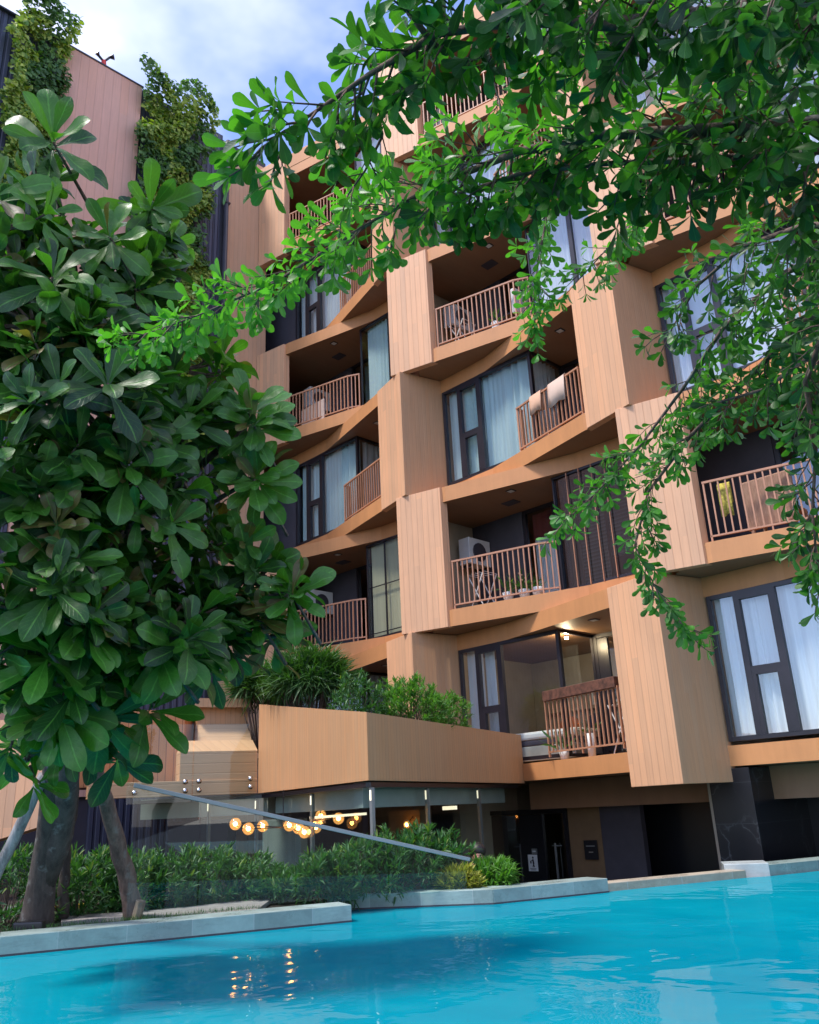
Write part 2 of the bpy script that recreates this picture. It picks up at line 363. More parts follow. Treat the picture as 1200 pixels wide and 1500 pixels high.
t.set(color=t.mix(t.ramp(cv, [(0.35, 0.0), (0.65, 1.0)]), (0.0, 0.40, 0.50), (0.004, 0.50, 0.585)), rough=0.7)
plain('pool_tile', (0.20, 0.62, 0.66), 0.5, scale=4)
# ground
plain('ground_mat', (0.07, 0.068, 0.062), 0.9, scale=0.6, bump=0.2)
plain('lawn_mat', (0.045, 0.085, 0.022), 0.9, var=0.35, scale=9, bump=0.8)
# bark
def bark(name, c):
    t = NT(name); co = t.n('ShaderNodeTexCoord').outputs['Object']
    f = t.noise(t.mapping(co, (14, 14, 4)), 1.0, 8, 0.7); lich = t.noise(co, 7, 5, 0.6)
    a = t.mix(t.ramp(f, [(0.35, 0.0), (0.65, 1.0)]), tuple(x*0.35 for x in c), c)
    t.set(color=t.mix(t.ramp(lich, [(0.56, 0.0), (0.68, 0.6)]), a, (0.22, 0.23, 0.21)), rough=0.9); t.bump(f, 0.9, 0.025); return t.mat
bark('bark', (0.085, 0.068, 0.058)); bark('grey_bark', (0.34, 0.32, 0.31)); bark('pale_wood', (0.42, 0.29, 0.19)); bark('brown_bark', (0.20, 0.13, 0.10))
# leaves
def leafmat(name, c0, c1, rough=0.28, trans=0.3, vein=0.35, nv=9.0, tcol=None, young=None):
    t = NT(name); uv = t.n('ShaderNodeUVMap', uv_map='UVMap').outputs[0]; at = t.n('ShaderNodeAttribute', attribute_name='tint').outputs['Fac']
    sx = t.n('ShaderNodeSeparateXYZ', {0: uv}); a = t.math('ABSOLUTE', t.math('SUBTRACT', sx.outputs[1], 0.5))
    rib = t.ramp(a, [(0.0, 1.0), (0.028, 0.85), (0.05, 0.0)])
    sv = t.math('FRACT', t.math('MULTIPLY', t.math('SUBTRACT', sx.outputs[0], t.math('MULTIPLY', a, 0.55)), nv))
    side = t.ramp(t.math('MINIMUM', sv, t.math('SUBTRACT', 1.0, sv)), [(0.0, 0.55), (0.06, 0.0)])
    vm = t.math('MULTIPLY', t.math('MAXIMUM', rib, side), vein)
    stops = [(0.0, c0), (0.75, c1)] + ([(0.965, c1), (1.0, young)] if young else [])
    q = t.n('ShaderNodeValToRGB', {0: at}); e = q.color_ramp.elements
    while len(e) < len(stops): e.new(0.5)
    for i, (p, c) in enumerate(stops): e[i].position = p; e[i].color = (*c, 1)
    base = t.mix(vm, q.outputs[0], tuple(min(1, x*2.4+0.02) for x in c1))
    sp = t.noise(t.n('ShaderNodeTexCoord').outputs['Object'], 30, 3, 0.6)
    base = t.mix(t.ramp(sp, [(0.4, 0.0), (0.75, 0.35)]), base, tuple(x*0.5 for x in c0))
    rr = t.math('ADD', t.math('MULTIPLY', sp, 0.25), rough)
    t.set(color=base, rough=rr); t.bump(t.math('SUBTRACT', 0.0, vm), 0.5, 0.006)
    tl = t.n('ShaderNodeBsdfTranslucent', {0: t.mix(1.0, q.outputs[0], tcol or (1.6, 2.0, 0.5), 'MULTIPLY')})
    m_ = t.n('ShaderNodeMixShader', {0: trans, 1: t.b.outputs[0], 2: tl.outputs[0]}); t.l(m_.outputs[0], t.out.inputs[0]); return t.mat
leafmat('big_leaf', (0.010, 0.042, 0.012), (0.075, 0.215, 0.024), 0.26, 0.30, 0.50, 9.0, young=(0.16, 0.12, 0.035))
leafmat('spoon_leaf', (0.013, 0.056, 0.020), (0.088, 0.290, 0.034), 0.28, 0.42, 0.2, 7.0, young=(0.08, 0.24, 0.02))
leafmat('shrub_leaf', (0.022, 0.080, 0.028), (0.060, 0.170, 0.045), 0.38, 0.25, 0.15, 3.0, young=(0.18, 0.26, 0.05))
leafmat('yellow_leaf', (0.07, 0.13, 0.015), (0.36, 0.34, 0.05), 0.45, 0.25, 0.15, 3.0)
leafmat('vine_leaf', (0.10, 0.22, 0.035), (0.40, 0.47, 0.085), 0.5, 0.25, 0.1, 3.0)
leafmat('dark_vine_leaf', (0.04, 0.11, 0.03), (0.11, 0.22, 0.05), 0.5, 0.25, 0.1, 3.0)
leafmat('fern_leaf', (0.020, 0.070, 0.018), (0.055, 0.140, 0.030), 0.4, 0.25, 0.1, 3.0)
leafmat('lime_leaf', (0.045, 0.14, 0.020), (0.11, 0.27, 0.040), 0.42, 0.28, 0.1, 3.0)

# ---------------------------------------------------------------- leaf batches
def leaf_template(prof, nx=6, fold=0.18, droop=0.18, ny=2, wave=0.0, endb=False):
    # prof: half width along 0..1 ; local x length, y width, z up
    V = []; UV = []
    for i in range(nx+1):
        x = i/nx if not endb else 1-(1-i/nx)**1.6; wd = np.interp(x, [p[0] for p in prof], [p[1] for p in prof])
        for j in range(-1, 2):
            y = j*wd
            z = abs(y)*fold*2 - droop*x*x + wave*math.sin(x*9+j)*wd
            V.append((x, y, z)); UV.append((x, 0.5+0.5*j))
    F = []
    for i in range(nx):
        for j in range(2):
            a = i*3+j; F.append((a, a+3, a+4, a+1))
    return np.array(V), np.array(UV), np.array(F)
OBOV = [(0, 0.012), (0.08, 0.022), (0.25, 0.075), (0.45, 0.150), (0.62, 0.205), (0.75, 0.228), (0.86, 0.215), (0.93, 0.170), (0.975, 0.10), (1, 0.03)]
SPOON = [(0, 0.008), (0.15, 0.03), (0.4, 0.10), (0.65, 0.185), (0.82, 0.205), (0.93, 0.15), (1, 0.02)]
LANCE = [(0, 0.01), (0.15, 0.06), (0.4, 0.105), (0.7, 0.075), (1, 0.0)]
HEART = [(0, 0.05), (0.15, 0.32), (0.4, 0.40), (0.7, 0.25), (1, 0.0)]
BLADE = [(0, 0.012), (0.2, 0.035), (0.6, 0.032), (1, 0.0)]
class Leaves:
    def __init__(s): s.p = []; s.d = []; s.n = []; s.s = []; s.t = []
    def add(s, p, d, n, size, tint):
        s.p.append(tuple(p)); s.d.append(tuple(d)); s.n.append(tuple(n)); s.s.append(size); s.t.append(tint)
    def build(s, name, mat, parent, temps, origin=None):
        if origin is None: origin = ORI[parent.name]
        p = np.array(s.p)-np.array(origin); d = np.array(s.d); n = np.array(s.n); sz = np.array(s.s); ti = np.array(s.t)
        d /= np.linalg.norm(d, axis=1)[:, None]+1e-9
        y = np.cross(n, d); y /= np.linalg.norm(y, axis=1)[:, None]+1e-9; z = np.cross(d, y)
        k = rng.integers(0, len(temps), len(p)); Vs = []; Fs = []; UVs = []; Ts = []; off = 0
        for q, (tv, tu, tf) in enumerate(temps):
            m = k == q; c = int(m.sum())
            if not c: continue
            V = p[m][:, None, :]+sz[m][:, None, None]*(tv[None, :, 0:1]*d[m][:, None, :]+tv[None, :, 1:2]*y[m][:, None, :]+tv[None, :, 2:3]*z[m][:, None, :])
            Vs.append(V.reshape(-1, 3)); f = tf[None]+(np.arange(c)*len(tv))[:, None, None]+off
            Fs.append(f.reshape(-1, 4)); UVs.append(np.tile(tu, (c, 1))); Ts.append(np.repeat(ti[m], len(tv))); off += c*len(tv)
        V = np.concatenate(Vs); F = np.concatenate(Fs); UV = np.concatenate(UVs); T = np.concatenate(Ts)
        me = bpy.data.meshes.new(name); me.vertices.add(len(V)); me.vertices.foreach_set('co', V.ravel())
        me.loops.add(F.size); me.loops.foreach_set('vertex_index', F.ravel().astype(np.int32)); me.polygons.add(len(F))
        me.polygons.foreach_set('loop_start', (np.arange(len(F))*4).astype(np.int32)); me.polygons.foreach_set('loop_total', np.full(len(F), 4, np.int32))
        me.update(calc_edges=True)
        uv = me.uv_layers.new(name='UVMap'); uv.data.foreach_set('uv', UV[F.ravel()].ravel())
        a = me.attributes.new('tint', 'FLOAT', 'POINT'); a.data.foreach_set('value', T.astype(np.float32))
        me.polygons.foreach_set('use_smooth', [True]*len(F))
        return finish(name, me, mat, parent, origin)
def rv(s=1.0): return Vector(rng.normal(0, s, 3))
def unit(): return rv().normalized()
UPV = Vector((0, 0, 1))

# ---------------------------------------------------------------- setting: ground, water, coping, lawn
ZC = CAMZ-0.92; ZW = ZC-0.17
def struct(o): o['kind'] = 'structure'; return o
g = MB(); g.quad((-600, -600, -0.02), (600, -600, -0.02), (600, 600, -0.02), (-600, 600, -0.02)); struct(g.build('ground', M['ground_mat']))
cz = lambda x, y: at_z(x, y, ZC)
c1a = cz(0, 1372); c1b = cz(515, 1325); c1d = (c1b-c1a).normalized(); c1l = c1a-c1d*9
c2b = cz(722, 1302); c2c = cz(890, 1286); c2m = cz(516, 1310); c2a = c2m-(c2b-c2m)*0.75
c1c = c1b + Vector((c1d.y, -c1d.x, 0))*0.0
def outward(a, b):                 # normal pointing away from the camera side
    d = (b-a).normalized(); n = Vector((-d.y, d.x, 0))
    return n if n.dot(a-CAM) > 0 else -n
def strip(mb, pts, width, z0, z1, m=0, caps=True):
    # mitred strip following pts (inner edge), widened away from the pool
    ns = [outward(pts[i], pts[i+1]) for i in range(len(pts)-1)]
    out = []
    for i, p in enumerate(pts):
        if i == 0: n = ns[0]*width
        elif i == len(pts)-1: n = ns[-1]*width
        else:
            b = (ns[i-1]+ns[i]).normalized(); n = b*(width/max(0.3, b.dot(ns[i])))
        out.append(p+n)
    for i in range(len(pts)-1):
        mb.prism([(pts[i].x, pts[i].y), (pts[i+1].x, pts[i+1].y), (out[i+1].x, out[i+1].y), (out[i].x, out[i].y)], z0, z1, m)
    return out
mb = MB(); o1 = strip(mb, [c1l, c1a, c1b], 0.42, 0.0, ZC); struct(mb.build('pool_coping', M['coping_stone'], bevel=0.008))
mb = MB(); n1 = outward(c1a, c1b); c1e = c1b+n1*0.42
mb2 = MB(); o2 = strip(mb2, [c2a, c2m, c2b, c2c], 0.42, 0.0, ZC-0.004); struct(mb2.build('pool_coping', M['coping_stone'], bevel=0.008))
n3 = outward(c2b, c2c)
b2 = [c2a, c2m, c2b]; nb2 = outward(c2m, c2b); be = c2b.lerp(c2c, 0.35)
mb = MB(); mb.prism([(q.x, q.y) for q in (c2m-(c2b-c2m)*0.3+nb2*0.43, c2b+nb2*0.46, be+n3*0.44, be+n3*1.0, c2b+nb2*1.3, c2m-(c2b-c2m)*0.3+nb2*1.2)], 0.0, ZC-0.07); struct(mb.build('planting_bed', M['soil']))
c3a = c2c+n3*0.10; c3b = at_z(1092, 1272, ZC-0.05); d3 = (c3b-c3a).normalized(); c3a = c3a-d3*0.4
mb3 = MB(); strip(mb3, [c3a, c3b], 0.30, 0.0, ZC-0.07); struct(mb3.build('pool_edge', M['beige_stone'], bevel=0.01))
c4a = cz(1060, 1266); c4b = cz(1126, 1264); c4c = cz(1240, 1253)
mb4 = MB(); n4 = outward(c4a, c4b); mb4.prism([(q.x, q.y) for q in (c4a, c4b, c4b+n4*0.6, c4a+n4*0.6)], 0.0, ZC); struct(mb4.build('pool_plinth', M['light_stone'], bevel=0.01))
mb5 = MB(); c5 = c4b+(c4c-c4b)*3.5; strip(mb5, [c4b+(c4c-c4b).normalized()*0.005+outward(c4b, c4c)*0.03, c5], 0.5, 0.0, ZC-0.03); struct(mb5.build('pool_coping', M['coping_stone']))
# water sheet fills up to the coping lines
mbw = MB()
wl = [c1l, c1b, c1b+n1*0.42, c2m, c2b, c2c, c3a+d3*0.4, c3b, c4b, c5, Vector((c5.x+6, c5.y-26, 0)), Vector((c1l.x+2, c1l.y-24, 0))]
mbw.poly([Vector((q.x, q.y, ZW)) for q in wl][::-1])
mbg = MB()
for a_, b_ in ((c1l, c1b), (c2m, c2b), (c2b, c2c)):
    o_ = outward(a_, b_); d_ = (b_-a_).normalized(); mbg.prism([(q.x, q.y) for q in (a_-o_*0.004, b_-o_*0.004, b_+o_*0.02, a_+o_*0.02)], ZW-0.01, ZW+0.018)
struct(mbg.build('pool_gutter', M['dark_wall']))
wo = mbw.build('pool_water', M['water']); struct(wo)
# raised lawn and planting bed behind the first coping
k0 = cz(120, 1347); k1 = cz(330, 1331); k2 = cz(520, 1319)
mb = MB(); lawn = [c1l+n1*0.425, c1b+n1*0.425, c1b+n1*0.9, P(-9.5, 5.75, 0), P(-13.0, 4.6, 0), P(-15.5, 4.2, 0), P(-18.8, 6, 0), P(-18.8, 16, 0)]
mb.prism([(q.x, q.y) for q in lawn], 0.0, ZC-0.06); struct(mb.build('planting_bed', M['soil']))
mb = MB(); kn = outward(k0, k2); kk = [k0-(k1-k0)*0.9+kn*(-0.12), k0, k1, k2]
kp = [cz(*q) for q in ((90, 1349), (150, 1343), (281, 1337), (374, 1333), (400, 1314.5), (367, 1316), (279, 1327), (212, 1333), (90, 1341))]
mb = MB(); mb.prism([(q.x, q.y) for q in kp], ZC-0.056, ZC-0.006); struct(mb.build('garden_path', M['path_stone'], bevel=0.006))
lp = [cz(*q) for q in ((90, 1341), (212, 1333), (279, 1327), (367, 1316), (395, 1314), (395, 1305), (60, 1316), (-60, 1335))]
mb = MB(); mb.prism([(q.x, q.y) for q in lp], ZC-0.056, ZC-0.02); struct(mb.build('lawn', M['lawn_mat']))
gl = Leaves()
for i in range(5200):
    a, b = rng.random(), rng.random()
    e0 = lp[0].lerp(lp[3], a); e1 = lp[6].lerp(lp[5], a); base = e0.lerp(e1, b)
    if rng.random() < 0.25: base = c1a.lerp(c1b, a*0.75)+n1*(0.46+b*0.25)
    base.z = ZC-0.03
    gl.add(base, UPV+rv(0.35), unit(), rng.uniform(0.03, 0.075), rng.random())
go = gl.build('grass', M['shrub_leaf'], None, [leaf_template(BLADE, 3)], origin=(0, 0, 0)); tag(go, 'short green grass tufts on the raised bed beside the path', 'grass', kind='stuff')

# ---------------------------------------------------------------- the big apartment building
F = {k: 3.11*(k-1) for k in range(1, 10)}
C0 = -12.97; BW = 5.8
bld = thing('apartment_building', 'tall apartment block with folded wood clad columns and zigzag orange balconies above the pool', 'building', (-10, 3, 0))
def cleft(i): return C0+BW*i
def edge(kind):                     # front edge of a floor inside a bay, (t, v)
    e = [(0.0, 0.30), (0.5, 0.80), (1.05, 0.76), (3.95, 0.03), (5.8-1.0, 0.0), (5.8, 0.0)]
    return e if kind == 'A' else [(5.8-t, v) for t, v in e][::-1]
def kind(k): return 'A' if k % 2 else 'B'
NB = {-1: 'left', 0: 'middle', 1: 'right'}
def slab(k, z0, z1, name, kd, i, shrink=0.0):
    c = cleft(i); pts = [(c+t, -(v-shrink)) for t, v in edge(kd)]
    pts = pts+[(c+BW, 4.9), (c, 4.9)]
    if i == -1: pts = [(-20.05, pts[0][1] if kd == 'A' else 0.0)]+pts+[(-20.05, 4.9)]
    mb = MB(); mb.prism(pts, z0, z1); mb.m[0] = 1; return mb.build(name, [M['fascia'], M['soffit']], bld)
for i in (-1, 0, 1):
    for k in range(2, 8):
        slab(k, F[k]-0.35+(0.0 if k > 2 else -0.03), F[k]-(0.0 if k > 2 else 0.06), 'floor_slab', kind(k), i, 0.004 if i == 0 else 0)
        slab(k, F[k]+2.41, F[k]+2.755, 'ceiling_slab', kind(k), i, 0.012 if i == 0 else 0.008)
    slab(8, F[8]-0.345, F[8]+0.15, 'roof_slab', 'A', i)
# folded columns
def column(j, k):
    c = cleft(j); kd = kind(k); s = 1 if kd == 'A' else -1
    z0 = F[k]-0.36; z1 = F[k]+2.75
    if k == 2: z0 = F[2]-0.62
    if k == 7: z1 = F[8]+0.2
    if j == -1:
        if kd == 'B':
            mb = MB(); mb.box((-20.05, 0.02, F[k]+0.002), (c+0.42, 0.2, F[k]+2.408)); return mb.build('side_wall', M['dark_wall'], bld)
        pts = [(-18.88, -0.8), (-18.88, -1.02), (c+0.95, -0.82), (c+0.98, -0.64)]
    else:
        pts = [(c-0.44*s, 0.1), (c-0.15*s, -1.1), (c+0.95*s, -0.82), (c+0.98*s, -0.64), (c-0.02*s, -0.90), (c-0.26*s, 0.1)]
    mb = MB(); mb.prism(pts, z0, z1)
    if j >= 0:                      # the face on the short side of the fold has a finer board
        n_ = len(pts); best = max(range(n_), key=lambda q: 0); f0 = len(mb.f)-n_
        for q in range(n_):
            f_ = mb.f[f0+q]; a_, b_ = mb.v[f_[0]], mb.v[f_[1]]
            if abs((b_-a_).length-1.234) < 0.03: mb.m[f0+q] = 1
    return mb.build('wood_column', [M['cladding'], M['cladding_fine']], bld, bevel=0.006)
for j in (-1, 0, 1, 2):
    for k in range(2, 8): column(j, k)
# shell: back wall, party walls, roof
mb = MB(); mb.box((-20.3, 4.9, 0), (cleft(2)+1, 5.2, F[8]+0.1)); mb.build('back_wall', M['room_wall'], bld)
mb = MB(); mb.box((-20.3, -0.69, 0), (-20.06, 4.89, F[8]+0.1)); mb.build('end_wall', M['dark_wall'], bld)
for j in (0, 1, 2):
    mb = MB(); c = cleft(j); mb.box((c-0.1, 0.11, 0.0), (c+0.1, 4.89, F[8]-0.36)); mb.build('party_wall', M['room_wall'], bld)
def rail(pts, z, parent, top=None):
    # balusters along a polyline (xy), a bottom rail and a top rail
    mb = MB(); 
    for a, b in zip(pts[:-1], pts[1:]):
        a3, b3 = Vector((a[0], a[1], 0)), Vector((b[0], b[1], 0)); L_ = (b3-a3).length; n = max(2, round(L_/0.118))
        d = (b3-a3).normalized()
        for q in range(n+1):
            if q == 0 and a is not pts[0]: continue
            p = a3.lerp(b3, q/n); post = q in (0, n) 
            w_ = 0.036 if post else 0.030
            zb = z+0.01 if (post or q == n//2) else z+0.10
            mb.bar((p.x, p.y, zb), (p.x, p.y, z+1.03), w_, w_*0.8, up=d)
        mb.bar(a3-d*0.02+UPV*(z+0.10), b3+d*0.02+UPV*(z+0.10), 0.036, 0.03)
        mb.bar(a3-d*0.02+UPV*(z+1.045), b3+d*0.02+UPV*(z+1.045), 0.044, 0.038)
    o = mb.build('balcony_railing', M['rail_paint'], parent)
    if top:
        t_ = MB()
        for a, b in zip(pts[:-1], pts[1:]): t_.bar((a[0], a[1], z+1.13), (b[0], b[1], z+1.13), 0.12, 0.19)
        t_.build('timber_beam', M['dark_timber'], o, bevel=0.01)
    return o
def curtain(x0, x1, y, z0, z1, mat, parent, axis='x', amp=0.045, gap=None):
    mb = MB(); n = max(6, int(abs(x1-x0)/0.022)); pts = []; ph = random.uniform(0, 6); kk_ = random.uniform(34, 46); am = random.uniform(0.75, 1.25)
    for q in range(n+1):
        t_ = x0+(x1-x0)*q/n; o_ = amp*am*math.sin(t_*kk_+ph+2.6*math.sin(t_*4.3+ph)+1.1*math.sin(t_*11+2*ph))*(0.6+0.4*math.sin(t_*5.1+ph))
        pts.append((t_, y+o_) if axis == 'x' else (y+o_, t_))
    i = len(mb.v)
    for (a, b) in pts: mb.v += [Vector((a, b, z0)), Vector((a, b, z1))]
    for q in range(n): mb.f.append((2*q, 2*q+2, 2*q+3, 2*q+1)); mb.m.append(0)
    return mb.build('curtain', M[mat], parent, smooth=True)
def pane(x0, y0, x1, y1, z0, z1, mat, parent):
    mb = MB(); mb.quad((x0, y0, z0), (x1, y1, z0), (x1, y1, z1), (x0, y0, z1)); return mb.build('pane', M[mat], parent)
def frame_rect(mb, x0, x1, y, z0, z1, wv=0.06, d=0.08):
    for x in (x0+wv/2, x1-wv/2): mb.box((x-wv/2, y-d/2, z0), (x+wv/2, y+d/2, z1))
    for z in (z0+wv/2, z1-wv/2): mb.box((x0+wv+0.001, y-d/2+0.003, z-wv/2), (x1-wv-0.001, y+d/2-0.003, z+wv/2))
DEEP = 1.2
def unit_B(i, k, cur='curtain_teal', side='curtain_white', glassm='window_glass', room=False):
    c = cleft(i); z0 = F[k]; z1 = F[k]+2.41; y = 0.03
    x0 = c+(0.46 if i >= 0 else 0.44); x1 = c+3.12
    mb = MB(); frame_rect(mb, x0, x1, y, z0+0.002, z1-0.002, 0.07)
    m1, m2 = c+0.98, c+1.58
    mb.box((m1-0.05, y-0.045, z0+0.07), (m1+0.05, y+0.045, z1-0.07)); mb.box((m2-0.06, y-0.045, z0+0.07), (m2+0.06, y+0.045, z1-0.07))
    mb.box((m1+0.05, y-0.04, z0+1.0), (m2-0.06, y+0.04, z0+1.14)); mb.box((m1+0.05, y-0.042, z1-0.16), (m2-0.06, y+0.042, z1-0.0705)); mb.box((m1+0.051, y-0.043, z0+0.0705), (m1+0.12, y+0.043, z0+0.999)); mb.box((m2-0.13, y-0.043, z0+0.0705), (m2-0.0605, y+0.043, z0+0.999))
    w_ = mb.build('window', M['frame'], bld)
    pane(x0+0.06, y, x1-0.03, y, z0+0.06, z1-0.06, glassm, w_)
    # glass corner running back to the recess
    mb = MB(); mb.box((x1-0.05, y+0.05, z0+0.002), (x1, y+DEEP, z0+0.06)); mb.box((x1-0.05, y+0.05, z1-0.06), (x1, y+DEEP, z1-0.002)); mb.box((x1-0.06, DEEP-0.05, z0+0.06), (x1+0.002, DEEP+0.03, z1-0.06))
    s_ = mb.build('corner_window', M['frame'], bld); pane(x1-0.025, y+0.05, x1-0.025, DEEP, z0+0.05, z1-0.05, glassm, s_)
    if not room:
        curtain(x0+0.05, x1-0.12, y+0.15, z0+0.03, z1-0.03, cur, w_); curtain(y+0.26, DEEP-0.1, x1-0.16, z0+0.03, z1-0.03, side, s_, axis='y')
    else:
        curtain(x0+0.05, c+0.93, y+0.2, z0+0.03, z1-0.03, 'curtain_white', w_); curtain(m1+0.04, m1+0.3, y+0.2, z0+0.6, z1-0.1, 'curtain_white', w_)
    # door wall of the loggia
    mb = MB(); frame_rect(mb, x1, c+4.9, DEEP, z0+0.002, z1-0.002, 0.08); mb.box((c+3.12, DEEP-0.03, z0+0.1), (c+3.45, DEEP+0.03, z1-0.1)); mb.box((c+4.30, DEEP-0.035, z0+0.1), (c+4.38, DEEP+0.035, z1-0.1))
    d_ = mb.build('balcony_door', M['frame'], bld); pane(c+3.45, DEEP, c+4.85, DEEP, z0+0.06, z1-0.06, 'window_glass', d_)
    curtain(c+3.5, c+4.35 if room else c+4.8, DEEP+0.2, z0+0.03, z1-0.08, 'curtain_grey' if not room else 'curtain_white', d_)
    # railing from the fold to the column
    B = edge('B'); v_at = lambda t: np.interp(t, [q[0] for q in B], [q[1] for q in B])
    pts = [(c+2.78, -(v_at(2.78)-0.08)), (c+4.72, -(v_at(4.72)-0.08))]
    if not (i == 0 and k == 2): pts = [(c+2.78, -0.02)]+pts if v_at(2.78)-0.08 > 0.15 else pts
    rail(pts, z0, bld, top=(k == 2 and i == 0))
    ceiling_light(c+4.05, -0.12, z1)
def ceiling_light(x, y, z):
    mb = MB(); mb.box((x-0.085, y-0.085, z-0.012), (x+0.085, y+0.085, z-0.001)); o = mb.build('ceiling_light', M['frame'], bld)
    mb = MB(); mb.box((x-0.06, y-0.06, z-0.018), (x+0.06, y+0.06, z-0.0125)); mb.build('lens', M['lamp_face'], o)
def unit_A(i, k, cur='curtain_teal', side='curtain_teal', style='plain', door='curtain_grey'):
    c = cleft(i); z0 = F[k]; z1 = F[k]+2.41; y = 0.03; x0 = c+3.34; x1 = c+5.36
    mb = MB()
    mb.box((x0, y-0.035, z0+0.002), (x1, y+0.035, z0+0.05)); mb.box((x0, y-0.035, z1-0.05), (x1, y+0.035, z1-0.002)); mb.box((x0, y-0.025, z0+0.05), (x0+0.025, y+0.025, z1-0.05))
    if style == 'cross': mb.box((c+3.98, y-0.02, z0+0.05), (c+4.01, y+0.02, z1-0.05)); mb.box((x0+0.03, y-0.015, z0+1.28), (x1, y+0.015, z0+1.30)); mb.box((x0+0.03, y-0.015, z0+0.13), (x1, y+0.015, z0+0.15))
    if style == 'plain': mb.box((c+4.46, y-0.04, z0+0.05), (c+4.56, y+0.04, z1-0.05))
    w_ = mb.build('window', M['frame'], bld)
    if style == 'reflected_bars':
        for q in range(4):
            b_ = MB(); x = c+3.72+0.3*q; b_.box((x-0.008, y-0.06, z0+0.01), (x+0.008, y-0.036, z1-0.01)); b_.build('bar_reflection', M['rail_paint'], w_)  # thin copper strips modelled in place of railing reflections in the glass
    g_ = 'dark_glass' if style == 'reflected_bars' else 'window_glass'
    pane(x0+0.02, y, x1, y, z0+0.04, z1-0.04, g_, w_)
    mb = MB(); mb.prism([(x0, y+0.04), (x0+0.05, y+0.04), (x0+0.05, DEEP-0.05), (x0, DEEP-0.05)], z1-0.05, z1-0.002)
    s_ = mb.build('corner_window', M['frame'], bld); pane(x0+0.025, y+0.04, x0+0.025, DEEP, z0+0.04, z1-0.04, g_, s_)
    if style == 'reflected_bars':
        mb2 = MB(); mb2.box((c+3.75, y+0.18, z0+0.03), (c+4.35, y+0.19, z1-0.06)); mb2.build('blind', M['louvre'], w_)
        curtain(c+3.42, c+3.75, y+0.2, z0+0.03, z1-0.05, 'curtain_dark', w_); mb2 = MB(); mb2.box((c+4.4, y+0.22, z0+0.5), (c+5.4, y+0.23, z1-0.06)); mb2.build('blind', M['louvre'], w_)
    elif style == 'cross':
        mb2 = MB(); mb2.box((x0+0.06, y+0.1, z0+0.03), (x1, y+0.11, z1-0.03)); mb2.build('roller_blind', M['curtain_beige'], w_)
    else:
        curtain(x0+0.14, x1, y+0.13, z0+0.03, z1-0.03, cur, w_)
        curtain(y+0.35, DEEP-0.1, x0+0.15, z0+0.03, z1-0.03, side, s_, axis='y')
    # loggia back wall: dark wall beside sliding door
    mb = MB(); mb.box((c+0.11 if i >= 0 else -20.05, DEEP-0.05, z0), (c+1.62, DEEP+0.1, z1)); mb.build('loggia_wall', M['dark_wall'], bld)
    mb = MB(); frame_rect(mb, c+1.63, x0+0.06, DEEP, z0+0.002, z1-0.002, 0.08); mb.box((c+2.45, DEEP-0.05, z0+0.09), (c+2.57, DEEP+0.05, z1-0.09))
    d_ = mb.build('balcony_door', M['frame'], bld); pane(c+1.7, DEEP, x0, DEEP, z0+0.08, z1-0.08, 'window_glass', d_)
    if door == 'red':
        curtain(c+1.72, c+2.44, DEEP+0.2, z0+1.75, z1-0.08, 'curtain_red', d_); curtain(c+1.75, c+2.4, DEEP+0.17, z0+0.03, z0+1.74, 'curtain_white', d_); curtain(c+2.6, c+2.9, DEEP+0.2, z0+0.03, z1-0.08, 'curtain_grey', d_)
    else: curtain(c+2.0, x0-0.1, DEEP+0.2, z0+0.03, z1-0.08, door, d_)
    A = edge('A'); v_at = lambda t: np.interp(t, [q[0] for q in A], [q[1] for q in A])
    rail([(c+1.07, -(v_at(1.07)-0.07)), (c+3.02, -(v_at(3.02)-0.07)), (c+3.3, -0.03)], z0, bld)
    ceiling_light(c+2.35, -0.10, z1)
    mb = MB(); mb.box((c+1.7, 0.35, z1-0.02), (c+2.05, 0.6, z1-0.001)); mb.build('vent_grille', M['dark_wall'], bld)
for i in (-1, 0, 1):
    for k in range(2, 8):
        if kind(k) == 'B': unit_B(i, k, room=(i == 0 and k == 2), cur='curtain_white' if (i == 1 or k == 6) else 'curtain_teal')
        else:
            st = 'reflected_bars' if (i == 0 and k == 3) else ('cross' if (i == -1 and k == 3) else 'plain')
            unit_A(i, k, style=st, cur='curtain_white' if (i == 1 or (i == 0 and k >= 5)) else 'curtain_teal', side='curtain_grey', door='red' if (i == 0 and k == 3) else ('curtain_beige' if (i == -1 and k == 3) else 'curtain_grey'))
# ground storey under the overhang
LB = 1.1
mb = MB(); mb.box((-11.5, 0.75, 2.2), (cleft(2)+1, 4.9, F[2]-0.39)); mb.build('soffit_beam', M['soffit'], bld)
xa = at_v(835, 1230, -LB).x; xb = at_v(882, 1230, -LB).x; xc = at_v(712, 1230, -LB).x
mb = MB(); mb.box((xa, LB, 0), (xb, LB+0.3, 2.199)); mb.build('ground_wall', M['brown_wall'], bld)
mb = MB(); mb.box((xb+0.001, LB+0.9, 0), (cleft(2)+1, LB+1.2, 2.199)); mb.build('ground_wall', M['black_plastic'], bld)
mb = MB(); mb.box((xb+0.001, LB+0.01, 0), (xb+0.9, LB+0.15, 2.195)); mb.build('ground_wall', M['dark_wall'], bld)
dm = MB(); frame_rect(dm, xc, xa-0.002, LB, 0.0, 2.199, 0.09); xm = at_v(795, 1230, -LB).x; dm.box((xm-0.06, LB-0.04, 0.09), (xm+0.06, LB+0.04, 2.1)); dm.box((xc+0.09, LB-0.01, 0.09), (xm-0.06, LB+0.02, 2.1))
door = dm.build('entrance_door', M['black_plastic'], bld); pane(xm+0.06, LB, xa-0.09, LB, 0.09, 2.1, 'dark_glass', door)
